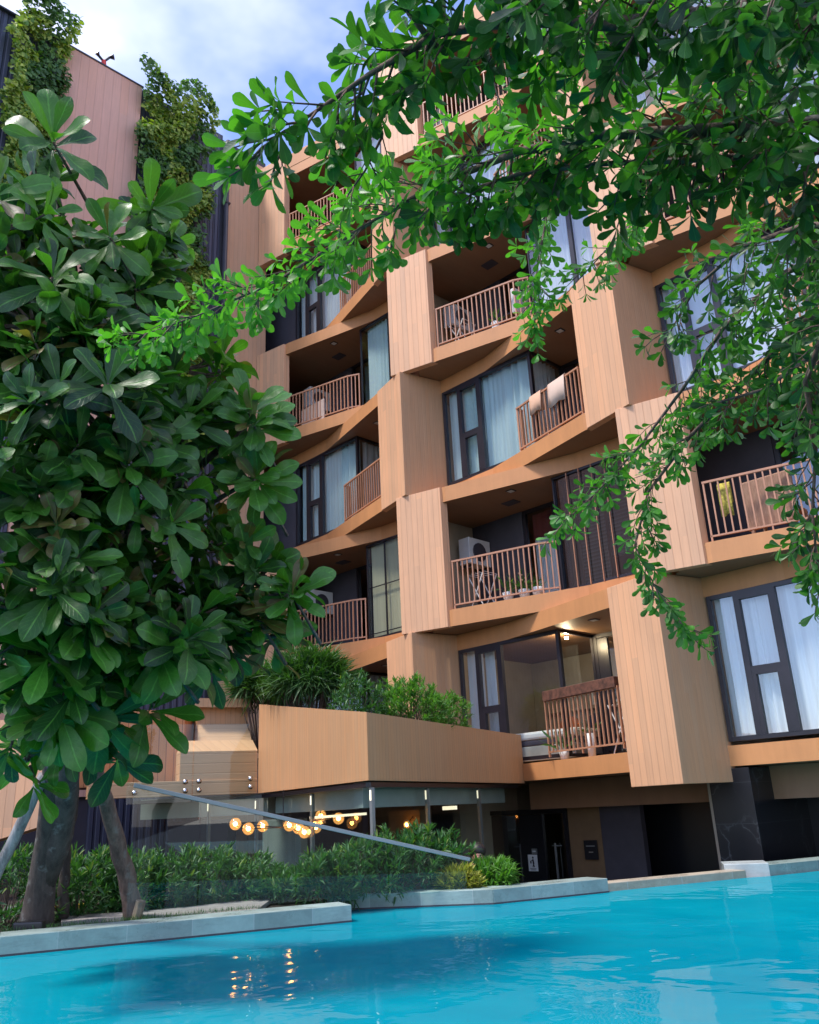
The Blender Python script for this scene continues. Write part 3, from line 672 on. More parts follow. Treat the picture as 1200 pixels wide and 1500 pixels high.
mb = MB(); hx = at_v(815, 1250, -LB+0.06); mb.bar((hx.x, LB-0.07, 0.6), (hx.x, LB-0.07, 1.55), 0.03); mb.bar((hx.x, LB-0.07, 1.5), (hx.x, LB, 1.5), 0.02); mb.bar((hx.x, LB-0.07, 0.7), (hx.x, LB, 0.7), 0.02); mb.bar((hx.x-0.12, LB-0.02, 1.5), (hx.x+0.12, LB-0.02, 1.5), 0.02); mb.build('door_handle', M['rail_steel'], door)
# marble pillar
pxr = at_v(1109, 1200, 0.0).x; pxl = at_v(1047, 1200, 0.0).x
pil = thing('marble_pillar', 'black marble pillar with pale veins standing in the pool under the overhang', 'pillar', (pxr, 0, 0))
mb = MB(); mb.box((pxl, 0.0, 0.3), (pxr, 3.2, F[2]-0.41)); mb.build('shaft', M['black_marble'], pil, bevel=0.004)

# ---------------------------------------------------------------- wing at the left, at right angles
WU = -18.9
wing = thing('wing_building', 'tall windowless wing with pink wood cladding and dark ribbed strips, left of the sky', 'building', (-22, -6, 0))
WT = CAMZ+20.3
mb = MB(); mb.box((-26, -20, 0), (WU-0.1, -0.72, WT-0.12)); mb.build('wall', M['dark_wall'], wing)
def wseg(v0, v1, mat, name, out=0.0, z0=0.0, z1=WT):
    mb = MB(); mb.box((WU-0.1, -v1, z0), (WU+out, -v0, z1)); return mb.build(name, M[mat], wing)
wseg(0.71, 2.13, 'cladding_pale', 'cladding_strip', 0.0, 0.0, CAMZ+19.88)
wseg(2.36, 5.10, 'corrugated', 'ribbed_strip', -0.06)
wseg(5.14, 7.43, 'cladding_pink', 'cladding_strip', 0.02, CAMZ+0.6)
wseg(7.46, 13.5, 'corrugated', 'ribbed_strip', -0.06, 0.0)
wseg(13.6, 20.0, 'cladding_pink', 'cladding_strip', 0.0, CAMZ+0.6)
mb = MB(); mb.box((WU-0.06, -20, WT), (WU+0.04, -5.1, WT+0.05)); mb.build('roof_trim', M['dark_wall'], wing)
mb = MB(); mb.tube([(WU+0.03, -2.22, 0), (WU+0.03, -2.22, WT-0.2)], 0.075, 10); pp = mb.build('drain_pipe', M['dark_wall'], wing, smooth=True)
for z in range(2, 22, 3):
    mb = MB(); mb.box((WU-0.05, -2.33, z), (WU+0.115, -2.12, z+0.05)); mb.build('pipe_clamp', M['frame'], pp)
def vine(label, v0, v1, z0, z1, n, mat, mat2, gname):
    t_ = thing('climbing_vine', label, 'climbing plant', (WU, -(v0+v1)/2, z0), group=None)
    for mt, frac, nm in ((mat, 0.6, 'yellow_foliage'), (mat2, 0.4, 'dark_foliage')):
        lv = Leaves()
        for q in range(int(n*frac)):
            a, b = rng.random(), rng.random(); v = v0+(v1-v0)*a; z = z0+(z1-z0)*b
            bulge = 0.12+0.42*(0.5+0.5*math.sin(v*3.1+z*1.7)*math.sin(z*2.3+v))+0.25*(b > 0.93)
            nv = 0.5+0.5*math.sin(v*2.1+z*0.9+1.2)*math.cos(z*1.3-v*0.7)
            if (nm == 'dark_foliage') != (nv > 0.50): continue
            ed = 0.25*math.sin(z*2.7+v0*5)+0.15*math.sin(z*6.1)
            if v < v0+0.2+ed*0.8-0.1 and rng.random() < 0.8: continue
            p = Vector((WU+0.04+bulge*rng.random()**0.5, -(v+ed*0.4), z+0.35*math.sin(v*4.0)*(b > 0.85)))
            lv.add(p, Vector((0.5, rng.normal(0, 0.6), -0.7+rng.normal(0, 0.5))), Vector((1, 0, 0.6))+rv(0.45), rng.uniform(0.11, 0.20), rng.random())
        lv.build(nm, M[mt], t_, [leaf_template(HEART, 3, 0.1, 0.25)])
vine('yellow green vine hanging down the dark ribbed strip between drain pipe and pink cladding', 2.95, 5.2, CAMZ+9, CAMZ+20.9, 30000, 'vine_leaf', 'dark_vine_leaf', 'vines')
vine('yellow green vine at the top left corner of the photo, left of the pink cladding', 7.35, 8.75, CAMZ+9, CAMZ+21.3, 20000, 'vine_leaf', 'dark_vine_leaf', 'vines')
rp = at_u(152, 93, WU-0.1)
rt = thing('roof_lamp', 'small dark twin headed fitting on a red stem at the wing roof edge', 'lamp', (rp.x, rp.y, WT+0.05))
mb = MB(); mb.tube([(rp.x, rp.y, WT+0.04), (rp.x, rp.y, WT+0.30)], [0.10, 0.06], 8); mb.build('stem', M['red_paint'], rt)
for s_, h_ in ((-1, 0.38), (1, 0.55)):
    mb = MB(); mb.tube([(rp.x, rp.y, WT+0.27), (rp.x, rp.y+s_*0.16, WT+h_), (rp.x+0.06, rp.y+s_*0.26, WT+h_+0.03)], [0.035, 0.04, 0.085], 7); mb.build('lamp_head', M['frame'], rt)

# ---------------------------------------------------------------- lounge pavilion
ZB = CAMZ+0.40
p1 = at_z(378, 1162, ZB); p2 = at_z(540, 1143, ZB); p3 = P(-10.98, 0.02, ZB)
ztop = CAMZ+1.31
def zat(px_, py_, p):               # height of a photo point standing above p
    r = ray(px_, py_); k_ = Vector((p.x-CAM.x, p.y-CAM.y)).length/Vector((r.x, r.y)).length; return CAMZ+r.z*k_
z1t = zat(378, 1032, p1); z2t = zat(540, 1043, p2)
lg = thing('pool_lounge', 'low glazed poolside lounge with angular wood parapet and plants on its roof', 'pavilion', (-12, -3, 0))
def wallstrip(a, b, za0, za1, zb0, zb1, th, mat, name, parent, bevel=0.006):
    n = outward(a, b)*th; mb = MB()
    mb.prism([(a.x, a.y), (b.x, b.y), (b.x+n.x, b.y+n.y), (a.x+n.x, a.y+n.y)], [za0, zb0, zb0, za0], [za1, zb1, zb1, za1])
    return mb.build(name, M[mat], parent, bevel=bevel)
dn = (p3-p2).normalized()
nA, nB = outward(p1, p2), outward(p2, p3)
bis = (nA+nB).normalized(); p2i = p2+bis*(0.14/bis.dot(nA))
def wedge(a, b, ai, bi, ta, tb, name):
    mb = MB(); mb.prism([(a.x, a.y), (b.x, b.y), (bi.x, bi.y), (ai.x, ai.y)], ZB, [ta, tb, tb, ta]); mb.build(name, M['parapet_wood'], lg)
wedge(p1, p2, p1+nA*0.14, p2i, z1t, z2t, 'parapet'); wedge(p2, p3, p2i, p3+nB*0.14, z2t, ztop, 'parapet')
# roof deck and soil
q1 = Vector((-18.8, p1.y+0.6, 0)); n12 = outward(p1, p2); n23 = outward(p2, p3)
if n23.x > 0: n23 = -n23
roofpts = [p1+n12*0.15, p2+n12*0.1+Vector((-0.25, 0.05, 0)), p3+Vector((-0.25, -0.02, 0)), P(-18.8, 0.02, 0), P(-18.8, 3.6, 0), P(-14.6, 3.6, 0)]
mb = MB(); mb.prism([(q.x, q.y) for q in roofpts], ZB+0.02, ZB+0.5); mb.build('roof', M['dark_wall'], lg)
mb = MB(); mb.prism([(q.x, q.y) for q in roofpts], ZB+0.504, ZB+0.72); mb.build('planting_soil', M['soil'], lg)
# glass walls with slim mullions
gp = [at_z(190, 1172, ZB), p1+(p1-p2).normalized()*(-0.0)+n12*0.10, p2+Vector((-0.12, 0.10, 0)), p3+Vector((-0.18, -0.05, 0))]
gp[0] = Vector((gp[0].x, gp[0].y+0.1, ZB))
for a, b in zip(gp[:-1], gp[1:]):
    mb = MB(); mb.quad((a.x, a.y, 0), (b.x, b.y, 0), (b.x, b.y, ZB-0.02), (a.x, a.y, ZB-0.02)); mb.build('glass_wall', M['lounge_glass'], lg)
    nn = outward(a, b)*0.05; mb = MB(); mb.bar(Vector((a.x, a.y, ZB-0.05)), Vector((b.x, b.y, ZB-0.05)), 0.08, 0.06); mb.build('head_frame', M['frame'], lg)
for x in (305, 375, 455, 543, 630, 706):
    a, b = (gp[0], gp[1]) if x < 376 else ((gp[1], gp[2]) if x < 544 else (gp[2], gp[3]))
    n_ = outward(a, b)
    q = at_plane(x, 1200, Vector((a.x, a.y, 0)), n_); mb = MB(); q = q+n_*0.03
    mb.box((q.x-0.025, q.y-0.025, 0), (q.x+0.025, q.y+0.025, ZB-0.09)); m_ = mb.build('mullion', M['rail_steel'], lg)
    mb = MB(); mb.box((q.x-0.012, q.y-0.032, ZB-0.25), (q.x+0.012, q.y+0.0, ZB-0.12)); mb.build('mullion_glint', M['strip_and_glint'], m_)  # glowing sliver imitates a glint on the post, no lamp here
# interior: bulkhead, back walls, curtains
def off(a, b, w_): return a+outward(a, b)*w_
mb = MB()
for a, b in ((gp[0], gp[1]), (gp[1], gp[2])):
    nn = outward(a, b)
    if b is gp[2]: b = b-(b-a).normalized()*0.75
    mb.prism([(q.x, q.y) for q in (a+nn*0.22, b+nn*0.22, b+nn*0.55, a+nn*0.55)], ZB-0.34, ZB-0.001)
mb.build('bulkhead', M['blue_grey'], lg)
a, b = gp[2], gp[3]; nn = n23; dd_ = (b-a).normalized()
mb = MB(); mb.prism([(q.x, q.y) for q in (a+nn*0.22+dd_*0.25, b+nn*0.22-dd_*0.1, b+nn*0.5-dd_*0.1, a+nn*0.5+dd_*0.5)], ZB-0.335, ZB-0.001); mb.build('bulkhead', M['blue_grey'], lg)
mb = MB(); mb.box((-18.7, -1.2, 0), (-12.6, -1.0, ZB)); mb.build('inner_wall', M['brown_wall'], lg)
mb = MB(); mb.box((-14.6, -3.6, 0), (-13.4, -3.45, 2.25)); mb.build('inner_screen', M['blue_grey'], lg)
mb = MB(); mb.box((-12.1, -2.6, 0), (-11.3, -2.45, 2.3)); mb.build('inner_screen', M['brown_wall'], lg)
mb = MB(); mb.box((-17.5, -4.0, 0), (-15.2, -3.8, 2.3)); mb.build('inner_screen', M['frame'], lg)
mb = MB(); l0 = at_d(455, 1198, 14.6); l1 = at_d(536, 1192, 13.6); mb.bar(l0, l1, 0.035, 0.035); mb.build('light_strip', M['strip_and_glint'], lg)
mb = MB(); l0 = at_d(650, 1184, 15.5); l1 = at_d(668, 1183, 15.3); mb.bar(l0, l1, 0.06, 0.06); mb.build('light_strip', M['strip_and_glint'], lg)
# chandelier
ch = thing('chandelier', 'branching chandelier of amber glass globes glowing inside the lounge', 'chandelier', tuple(at_d(420, 1190, 14.0)))
gpx = [(345, 1207, 13.9), (364, 1214, 13.8), (385, 1210, 14.3), (424, 1209, 14.0), (437, 1213, 14.2), (446, 1219, 13.9), (463, 1212, 14.3), (470, 1195, 14.6), (496, 1199, 14.2)]
hub = at_d(415, 1212, 14.1); hub2 = at_d(470, 1200, 14.4)
mb = MB(); ends = [at_d(*q) for q in gpx]
for e_ in ends[:7]: mb.tube([hub, e_], 0.008, 5)
for e_ in ends[7:]: mb.tube([hub2, e_], 0.008, 5)
mb.tube([hub, hub+UPV*(ZB-0.01-hub.z)], 0.008, 5); mb.tube([hub2, hub2+UPV*(ZB-0.01-hub2.z)], 0.008, 5); mb.tube([hub, hub2], 0.008, 5)
mb.build('arm', M['frame'], ch)
for e_ in ends:
    mb = MB(); mb.ball(e_, 0.088, 14); g_ = mb.build('globe', M['amber_glass'], ch, smooth=True)
    mb = MB(); mb.ball(e_, 0.034, 8); mb.build('bulb', M['bulb'], g_, smooth=True)
ch2 = thing('chandelier', 'second small chandelier seen deeper in the lounge right of the prow', 'chandelier', tuple(at_d(605, 1200, 16)))
mb = MB(); h3 = at_d(606, 1195, 16); e3 = [at_d(596, 1208, 15.9), at_d(608, 1202, 16.1), at_d(624, 1209, 16)]
for e_ in e3: mb.tube([h3, e_], 0.008, 5)
mb.tube([h3, h3+UPV*(ZB-0.01-h3.z)], 0.008, 5); mb.build('arm', M['frame'], ch2)
for e_ in e3:
    mb = MB(); mb.ball(e_, 0.06, 10); g_ = mb.build('globe', M['amber_glass'], ch2, smooth=True); mb = MB(); mb.ball(e_, 0.032, 8); mb.build('bulb', M['bulb'], g_, smooth=True)

# ---------------------------------------------------------------- wooden steps feature left of the parapet
le = at_z(185, 1169, ZB-0.0); ledir = (Vector((p1.x, p1.y, 0))-Vector((le.x, le.y, 0))).normalized(); nb = outward(Vector((le.x, le.y, 0)), Vector((p1.x, p1.y, 0)))
fe = thing('wooden_steps', 'faceted wooden bench steps with slanted faces between orange boards and the lounge parapet', 'steps', (le.x, le.y, ZB))
p1g = p1-ledir*0.01
wallstrip(le-ledir*0.6, p1g, ZB-0.0, ZB+0.24, ZB, ZB+0.24, 0.25, 'step_wood', 'ledge', fe)
a = at_plane(265, 1100, p1, nb); a = Vector((a.x, a.y, 0)); zA = ZB+0.24
zt = zat(265, 1101, a); b = Vector((p1g.x, p1g.y, 0))
def facet(o0, o1, za, zb_, shrink0, shrink1, mat, name):
    mb = MB(); A0 = a+nb*o0+ledir*shrink0; B0 = b+nb*o0; A1 = a+nb*o1+ledir*shrink1; B1 = b+nb*o1
    mb.quad((A0.x, A0.y, za), (B0.x, B0.y, za), (B1.x, B1.y, zb_), (A1.x, A1.y, zb_))
    bk = nb*0.6
    mb.quad((A0.x, A0.y, za), (A1.x, A1.y, zb_), (A1.x+bk.x, A1.y+bk.y, zb_), (A0.x+bk.x, A0.y+bk.y, za))
    mb.quad((A0.x+bk.x, A0.y+bk.y, za), (A1.x+bk.x, A1.y+bk.y, zb_), (B1.x+bk.x, B1.y+bk.y, zb_), (B0.x+bk.x, B0.y+bk.y, za))
    mb.quad((A1.x, A1.y, zb_), (B1.x, B1.y, zb_), (B1.x+bk.x, B1.y+bk.y, zb_), (A1.x+bk.x, A1.y+bk.y, zb_))
    return mb.build(name, M[mat], fe)
facet(0.02, 0.02, zA+0.001, zt, 0, 0, 'step_wood', 'riser'); facet(0.02, 0.40, zt, zt+0.21, 0, 0.12, 'step_wood', 'slanted_tread')
facet(0.42, 0.75, zt+0.16, zt+0.52, 0.35, 0.42, 'step_wood', 'slanted_tread'); facet(0.78, 0.80, zt+0.45, zt+0.85, 0.4, 0.4, 'parapet_wood', 'back_panel')
facet(0.60, 0.60, zt+0.81, zt+0.97, 0.3, 0.3, 'parapet_wood', 'cap')
ob = thing('board_wall', 'low wall of orange upright boards left of the wooden steps', 'wall', (le.x, le.y, ZB))
mb = MB(); s0 = le-ledir*1.2+nb*0.45; s1 = a+nb*0.45+ledir*0.12; s2 = a+nb*1.4+ledir*0.5; mb.prism([(s0.x, s0.y), (s1.x, s1.y), (s2.x, s2.y), (s0.x+nb.x, s0.y+nb.y)], ZB+0.2, ZB+1.45); mb.build('boards', M['orange_boards'], ob)
# farther low parapet at the left edge
fl = at_z(-60, 1262, ZB-1.0); 
lp0 = at_d(-120, 1200, 15.5); lp1 = at_d(58, 1190, 14.5)
lw = thing('low_parapet', 'tan board parapet seen between tree trunk and left photo edge', 'wall', (lp0.x, lp0.y, 0))
n_ = outward(lp0, lp1); zb0 = zat(-60, 1265, lp0); zb1 = zat(50, 1212, lp1); mb = MB()
mb.prism([(lp0.x, lp0.y), (lp1.x, lp1.y), (lp1.x+n_.x*0.3, lp1.y+n_.y*0.3), (lp0.x+n_.x*0.3, lp0.y+n_.y*0.3)], [zb0, zb1, zb1, zb0], [ZB+1.2]*4); mb.build('boards', M['cladding'], lw)

# ---------------------------------------------------------------- glass balustrade with sloping handrail
ga = at_d(196, 1150, 10.2); gb = at_d(688, 1259, 11.35)
gb.z = zat(688, 1259, gb)
gba = thing('glass_balustrade', 'frameless glass balustrade with a long sloping steel handrail before the shrubs', 'balustrade', (ga.x, ga.y, 0))
mb = MB(); mb.bar(ga, gb, 0.035, 0.045); mb.build('handrail', M['rail_steel'], gba, bevel=0.005)
gd = Vector((gb.x-ga.x, gb.y-ga.y, 0)); zg = ZC-0.02
for x0, x1 in ((0.0, 0.18), (0.183, 0.45), (0.453, 0.73), (0.733, 0.985)):
    a_ = ga.lerp(gb, x0); b_ = ga.lerp(gb, x1)
    mb = MB(); mb.quad((a_.x, a_.y, zg), (b_.x, b_.y, zg), b_-UPV*0.03, a_-UPV*0.03); mb.build('glass_panel', M['fence_glass'], gba)
# taller glass sheet bolted to the ledge
gs = thing('glass_screen', 'clear glass screen bolted to the wooden ledge with round steel studs', 'glass screen', (le.x, le.y, ZB))
for x0, x1 in ((186, 281), (283, 374)):
    A_ = at_plane(x0, 1150, p1-nb*0.12, nb); B_ = at_plane(x1, 1150, p1-nb*0.12, nb)
    mb = MB(); mb.quad((A_.x, A_.y, ZB-0.1), (B_.x, B_.y, ZB-0.1), (B_.x, B_.y, ZB+1.15), (A_.x, A_.y, ZB+1.15)); mb.build('glass_panel', M['fence_glass'], gs)
for (x, y) in ((196, 1162), (270, 1146), (270, 1159), (290, 1145), (290, 1158), (365, 1141), (365, 1153)):
    q = at_plane(x, y, p1-nb*0.02, nb); mb = MB(); mb.tube([q, q-nb*0.10], 0.022, 10); mb.tube([q-nb*0.10, q-nb*0.135], 0.040, 12); mb.build('steel_stud', M['steel'], gs, smooth=True)

# ---------------------------------------------------------------- shrubs
T_L = [leaf_template(LANCE, 3, 0.15, 0.2), leaf_template(LANCE, 3, 0.15, 0.45), leaf_template(LANCE, 3, 0.1, 0.0)]
T_B = [leaf_template(BLADE, 5, 0.2, 0.35), leaf_template(BLADE, 5, 0.2, 0.7)]
def shrub(label, c, rx, rz, n, mat='shrub_leaf', size=0.15, name='shrub', group=None, zb=None, mode='bush', tilt=0.6):
    zb = c.z-rz if zb is None else zb
    t_ = thing(name, label, 'shrub', (c.x, c.y, zb), group); lv = Leaves(); st = MB()
    ns = max(10, n//16)
    top = c.z+rz; hh_ = top-zb
    for q in range(ns):
        if mode == 'bush':
            f0 = rng.random()**0.8; a0 = rng.random()*6.283; prof = math.sqrt(max(0.05, 1-max(0, (f0-0.45)/0.58)**2))
            lump = 1+0.2*math.sin(a0*3+c.x*3)+0.12*math.sin(a0*7+c.y); rr = rx*prof*lump*(0.45+0.6*rng.random()**0.5)
            tip = Vector((c.x+math.cos(a0)*rr, c.y+math.sin(a0)*rr, zb+0.05+f0*hh_*(1+0.10*math.sin(a0*4+c.x)))); d = Vector((math.cos(a0)*(1.1-f0*0.7), math.sin(a0)*(1.1-f0*0.7), f0)).normalized()
            if q % 3 == 0 and f0 > 0.4: st.tube([Vector((c.x+math.cos(a0)*rx*0.15, c.y+math.sin(a0)*rx*0.15, zb)), tip-d*0.1], [0.009, 0.004], 4)
        else:
            d = unit(); d.z = abs(d.z); rr = 0.55+0.5*rng.random()**0.6; tip = Vector((c.x+d.x*rx*rr*0.8, c.y+d.y*rx*rr*0.8, max(zb+0.1, c.z+(d.z-0.45)*rz*rr)))
            if q % 3 == 0: st.tube([Vector((c.x+d.x*rx*0.2, c.y+d.y*rx*0.2, zb)), tip], [0.010, 0.005], 4)
        ax = (d+Vector((0, 0, tilt))).normalized(); m_ = n//ns
        for k_ in range(m_):
            f_ = k_/m_; pd = (ax*(0.2+1.0*f_)+unit()*(1.0-0.55*f_)).normalized()
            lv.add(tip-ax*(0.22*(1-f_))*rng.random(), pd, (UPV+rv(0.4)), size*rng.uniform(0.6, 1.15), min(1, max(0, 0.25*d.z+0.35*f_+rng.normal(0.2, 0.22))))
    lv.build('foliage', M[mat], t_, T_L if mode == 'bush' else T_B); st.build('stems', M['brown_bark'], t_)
    return t_
hedge = [(12, 1288, 10.6, 62, 'leftmost hedge shrub, between leaning grey pole and photo edge'), (118, 1285, 10.9, 60, 'dark green hedge shrub just right of the tree trunk'), (175, 1285, 11.1, 58, 'hedge shrub directly behind the brown leaning prop'),
         (238, 1282, 11.2, 54, 'hedge shrub right of the brown leaning prop'), (305, 1280, 11.4, 58, 'tallest hedge shrub, below the left end of the chandelier'), (360, 1288, 11.4, 52, 'hedge shrub below the middle of the chandelier'), (412, 1302, 11.2, 40, 'low hedge shrub at the right end of the lawn')]
for x, y, d, r_, lb in hedge:
    d += 0.45
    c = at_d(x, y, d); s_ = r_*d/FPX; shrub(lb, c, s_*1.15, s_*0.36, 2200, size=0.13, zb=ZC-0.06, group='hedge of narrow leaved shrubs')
for x, y, d, r_, lb, mt in [(470, 1300, 11.1, 40, 'low feathery shrub behind the pool coping, left of the lounge corner post', 'shrub_leaf'), (528, 1290, 11.4, 50, 'rounded shrub below the lounge corner post', 'shrub_leaf'), (585, 1275, 11.7, 52, 'shrub between the lounge corner post and the taller shrub', 'shrub_leaf'),
                            (626, 1274, 11.9, 52, 'tallest shrub at the low end of the sloping handrail', 'shrub_leaf'), (672, 1306, 11.6, 24, 'shrub with yellow leaves beside the person', 'yellow_leaf'), (722, 1301, 11.9, 31, 'bright green shrub at the right end of the row, below the white notice', 'lime_leaf')]:
    c = at_d(x, y, d); s_ = r_*d/FPX; shrub(lb, c, s_*1.05, s_*0.80, 1900, mat=mt, size=0.14, zb=ZC-0.08, group='shrubs behind the curved coping')
# roof plants
for x, y, d, r_, lb, mt, md, sz, n in [(455, 990, 15.3, 66, 'arching dark palm like plant on the lounge roof, left of the lime bushes', 'fern_leaf', 'blade', 0.36, 4200), (385, 1004, 16.6, 50, 'dark fern leaved plant on the lounge roof behind the broad leaved tree', 'fern_leaf', 'blade', 0.40, 2200),
                                (520, 1022, 14.2, 36, 'smaller green bush on the lounge roof above the prow', 'shrub_leaf', 'bush', 0.12, 2000), (600, 1034, 14.6, 46, 'large lime green bush on the lounge roof', 'lime_leaf', 'bush', 0.12, 4200), (652, 1044, 15.6, 34, 'lime bush on the roof nearest the second floor window', 'lime_leaf', 'bush', 0.11, 2200)]:
    c = at_d(x, y, d); s_ = r_*d/FPX
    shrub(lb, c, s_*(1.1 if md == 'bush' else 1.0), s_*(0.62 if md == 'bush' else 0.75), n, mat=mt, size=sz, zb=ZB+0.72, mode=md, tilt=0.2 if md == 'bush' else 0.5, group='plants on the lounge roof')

# ---------------------------------------------------------------- broad leaved tree at the left
OBOV = [(a, b*0.90) for a, b in OBOV]
T_BIG = [leaf_template(OBOV, 8, 0.12, 0.10, wave=0.15, endb=True), leaf_template(OBOV, 8, 0.16, 0.30, wave=0.2, endb=True), leaf_template(OBOV, 8, 0.08, 0.45, wave=0.2, endb=True), leaf_template([(a, b*0.82) for a, b in OBOV], 8, 0.2, 0.18, wave=0.12, endb=True)]
tb = at_d(56, 1345, 10.45); tb.z = ZC-0.08
tree = thing('broadleaf_tree', 'tree with large glossy paddle shaped leaves in whorls, standing at the left pool edge', 'tree', tuple(tb))
blobs = [(48, 250, 38, 7.6), (5, 340, 70, 7.2), (110, 385, 58, 7.4), (218, 355, 38, 8.0), (200, 455, 80, 7.4), (50, 480, 100, 6.7), (265, 545, 72, 7.6), (365, 610, 26, 7.2), (120, 600, 120, 6.5), (265, 650, 78, 7.3), (375, 700, 24, 7.1),
         (50, 730, 105, 6.3), (190, 770, 100, 6.7), (290, 800, 55, 7.2), (360, 850, 50, 7.3), (425, 862, 22, 6.9), (70, 900, 105, 6.1), (215, 930, 110, 6.6), (345, 930, 68, 7.2), (410, 930, 30, 7.2), (100, 1000, 85, 6.5), (215, 990, 60, 6.8), (310, 955, 45, 7.0), (25, 1060, 62, 7.0), (120, 1062, 50, 7.0), (40, 1115, 42, 7.3), (160, 1090, 34, 7.3)]
lv = Leaves(); tw = MB()
def whorl(p, ax, n, size, tint, lvs, open_=1.0):
    ax = ax.normalized(); X = ax.orthogonal().normalized(); Y = ax.cross(X); ph = rng.random()*6.28
    for q in range(n):
        a_ = ph+q*2.399; f_ = q/max(1, n-1)                       # outer old leaves to inner young ones
        el = (0.22+0.95*f_**1.3)/open_ + rng.normal(0, 0.10)
        d = (X*math.cos(a_)+Y*math.sin(a_))*math.cos(el)+ax*math.sin(el)
        d = d+Vector((0, 0, -0.28*(1-f_)))
        nn = ax*1.0-(X*math.cos(a_)+Y*math.sin(a_))*math.tan(min(1.3, max(0.02, el)))*0.8+rv(0.16)
        lvs.add(p-ax*(0.12*(1-f_))*size*2+d*0.01, d, nn, size*(1-0.35*f_*f_)*rng.uniform(0.8, 1.1), min(1.0, max(0, tint+rng.normal(0, 0.15)+0.18*f_)))
limbs = {}
b1 = [tb, at_d(70, 1300, 8.2), at_d(62, 1200, 8.1), at_d(85, 1080, 7.9), at_d(95, 900, 7.7), at_d(115, 720, 7.6), at_d(120, 520, 7.7), at_d(105, 380, 7.8), at_d(80, 270, 7.8)]
tr = MB()
tr.tube([at_d(50, 1368, 10.45), at_d(55, 1335, 10.4), at_d(62, 1290, 10.3), at_d(72, 1225, 10.1), at_d(78, 1150, 9.8), at_d(85, 1050, 9.4), at_d(95, 900, 8.9), at_d(115, 720, 8.5), at_d(118, 520, 8.4), at_d(105, 380, 8.4), at_d(80, 270, 8.4)], [0.19, 0.16, 0.14, 0.125, 0.11, 0.12, 0.10, 0.08, 0.06, 0.04, 0.02], 14, jit=0.03)
tr.tube([at_d(66, 1300, 10.3), at_d(84, 1240, 10.1), at_d(95, 1180, 9.9), at_d(103, 1100, 9.4), at_d(150, 950, 8.7), at_d(172, 790, 8.5), at_d(178, 640, 8.5), at_d(200, 480, 8.5), at_d(225, 350, 8.7)], [0.09, 0.13, 0.12, 0.10, 0.09, 0.075, 0.06, 0.04, 0.02], 12, jit=0.03)
tr.tube([at_d(200, 480, 8.5), at_d(250, 430, 8.4), at_d(275, 385, 8.4)], [0.035, 0.03, 0.02], 7); tr.tube([at_d(150, 950, 8.7), at_d(250, 880, 8.2), at_d(350, 850, 8.0), at_d(425, 862, 7.6)], [0.06, 0.045, 0.035, 0.02], 8)
tr.tube([at_d(172, 790, 8.5), at_d(250, 720, 8.2), at_d(330, 650, 8.0), at_d(370, 615, 7.9)], [0.05, 0.04, 0.03, 0.02], 8); tr.tube([at_d(250, 720, 8.2), at_d(320, 710, 8.0), at_d(375, 703, 7.8)], [0.03, 0.025, 0.015], 7)
axpts = [at_d(x, y, 8.5) for x, y in ((95, 1000), (100, 900), (115, 720), (118, 520), (105, 380), (80, 270), (150, 950), (172, 790), (178, 640), (200, 480), (225, 350))]
for bx, by, br, bd in blobs:
    bd += 0.65
    c = at_d(bx, by, bd); r_ = br*bd/FPX
    near = min(axpts, key=lambda q: (q-c).length+0.6*max(0, q.z-c.z)); tr.tube([near, near.lerp(c, 0.5)+Vector((0, 0, -0.08)), c], [0.045, 0.03, 0.015], 6)
    n = int(7+ (br/11)**2*0.30)
    n = max(2, int(br*br/430))
    for q in range(n):
        d = unit(); d.z = d.z*0.9+0.12; rr = r_*(0.35+0.65*rng.random()**0.5) if br > 40 else r_*0.8
        p = c+d*rr; ax = (d*0.8+Vector((0, 0, 0.55))+(CAM-p).normalized()*0.25+rv(0.25))
        tw.tube([c.lerp(p, 0.2), c.lerp(p, 0.6)+Vector((0, 0, -0.03)), p], [0.016, 0.012, 0.009], 5)
        whorl(p, ax, int(rng.integers(8, 13)), rng.uniform(0.32, 0.48), (rng.uniform(0.0, 0.45) if rng.random() < 0.8 else rng.uniform(0.6, 0.85)), lv)
for x, y, d, sz, tn in [(73, 954, 5.9, 0.42, 0.72), (187, 681, 6.2, 0.40, 0.6), (372, 622, 7.0, 0.36, 0.66), (378, 704, 7.0, 0.33, 0.7), (428, 868, 6.8, 0.38, 0.72), (233, 950, 6.2, 0.38, 0.6), (46, 737, 6.1, 0.40, 0.5), (83, 767, 5.9, 0.28, 0.97), (54, 560, 6.4, 0.38, 0.5),
                        (179, 870, 6.4, 0.30, 0.97), (78, 205, 7.4, 0.42, 0.35), (222, 305, 7.8, 0.42, 0.35), (160, 345, 7.0, 0.34, 0.6), (360, 795, 7.1, 0.3, 0.85), (230, 640, 6.6, 0.40, 0.5), (130, 470, 6.6, 0.38, 0.4), (375, 900, 6.9, 0.30, 0.9), (300, 590, 7.2, 0.34, 0.45)]:
    p = at_d(x, y, d+0.65); ax = (CAM-p).normalized()*0.8+Vector((0, 0, 0.55))+rv(0.15)
    whorl(p, ax, 12, sz*1.12, tn, lv); c = p+Vector((-0.25, 0.5, -0.35)); tw.tube([c, p-ax.normalized()*0.02], [0.018, 0.01], 5)
tr.build('trunk', M['bark'], tree, smooth=True); tw.build('twigs', M['brown_bark'], tree); lv.build('crown', M['big_leaf'], tree, T_BIG)
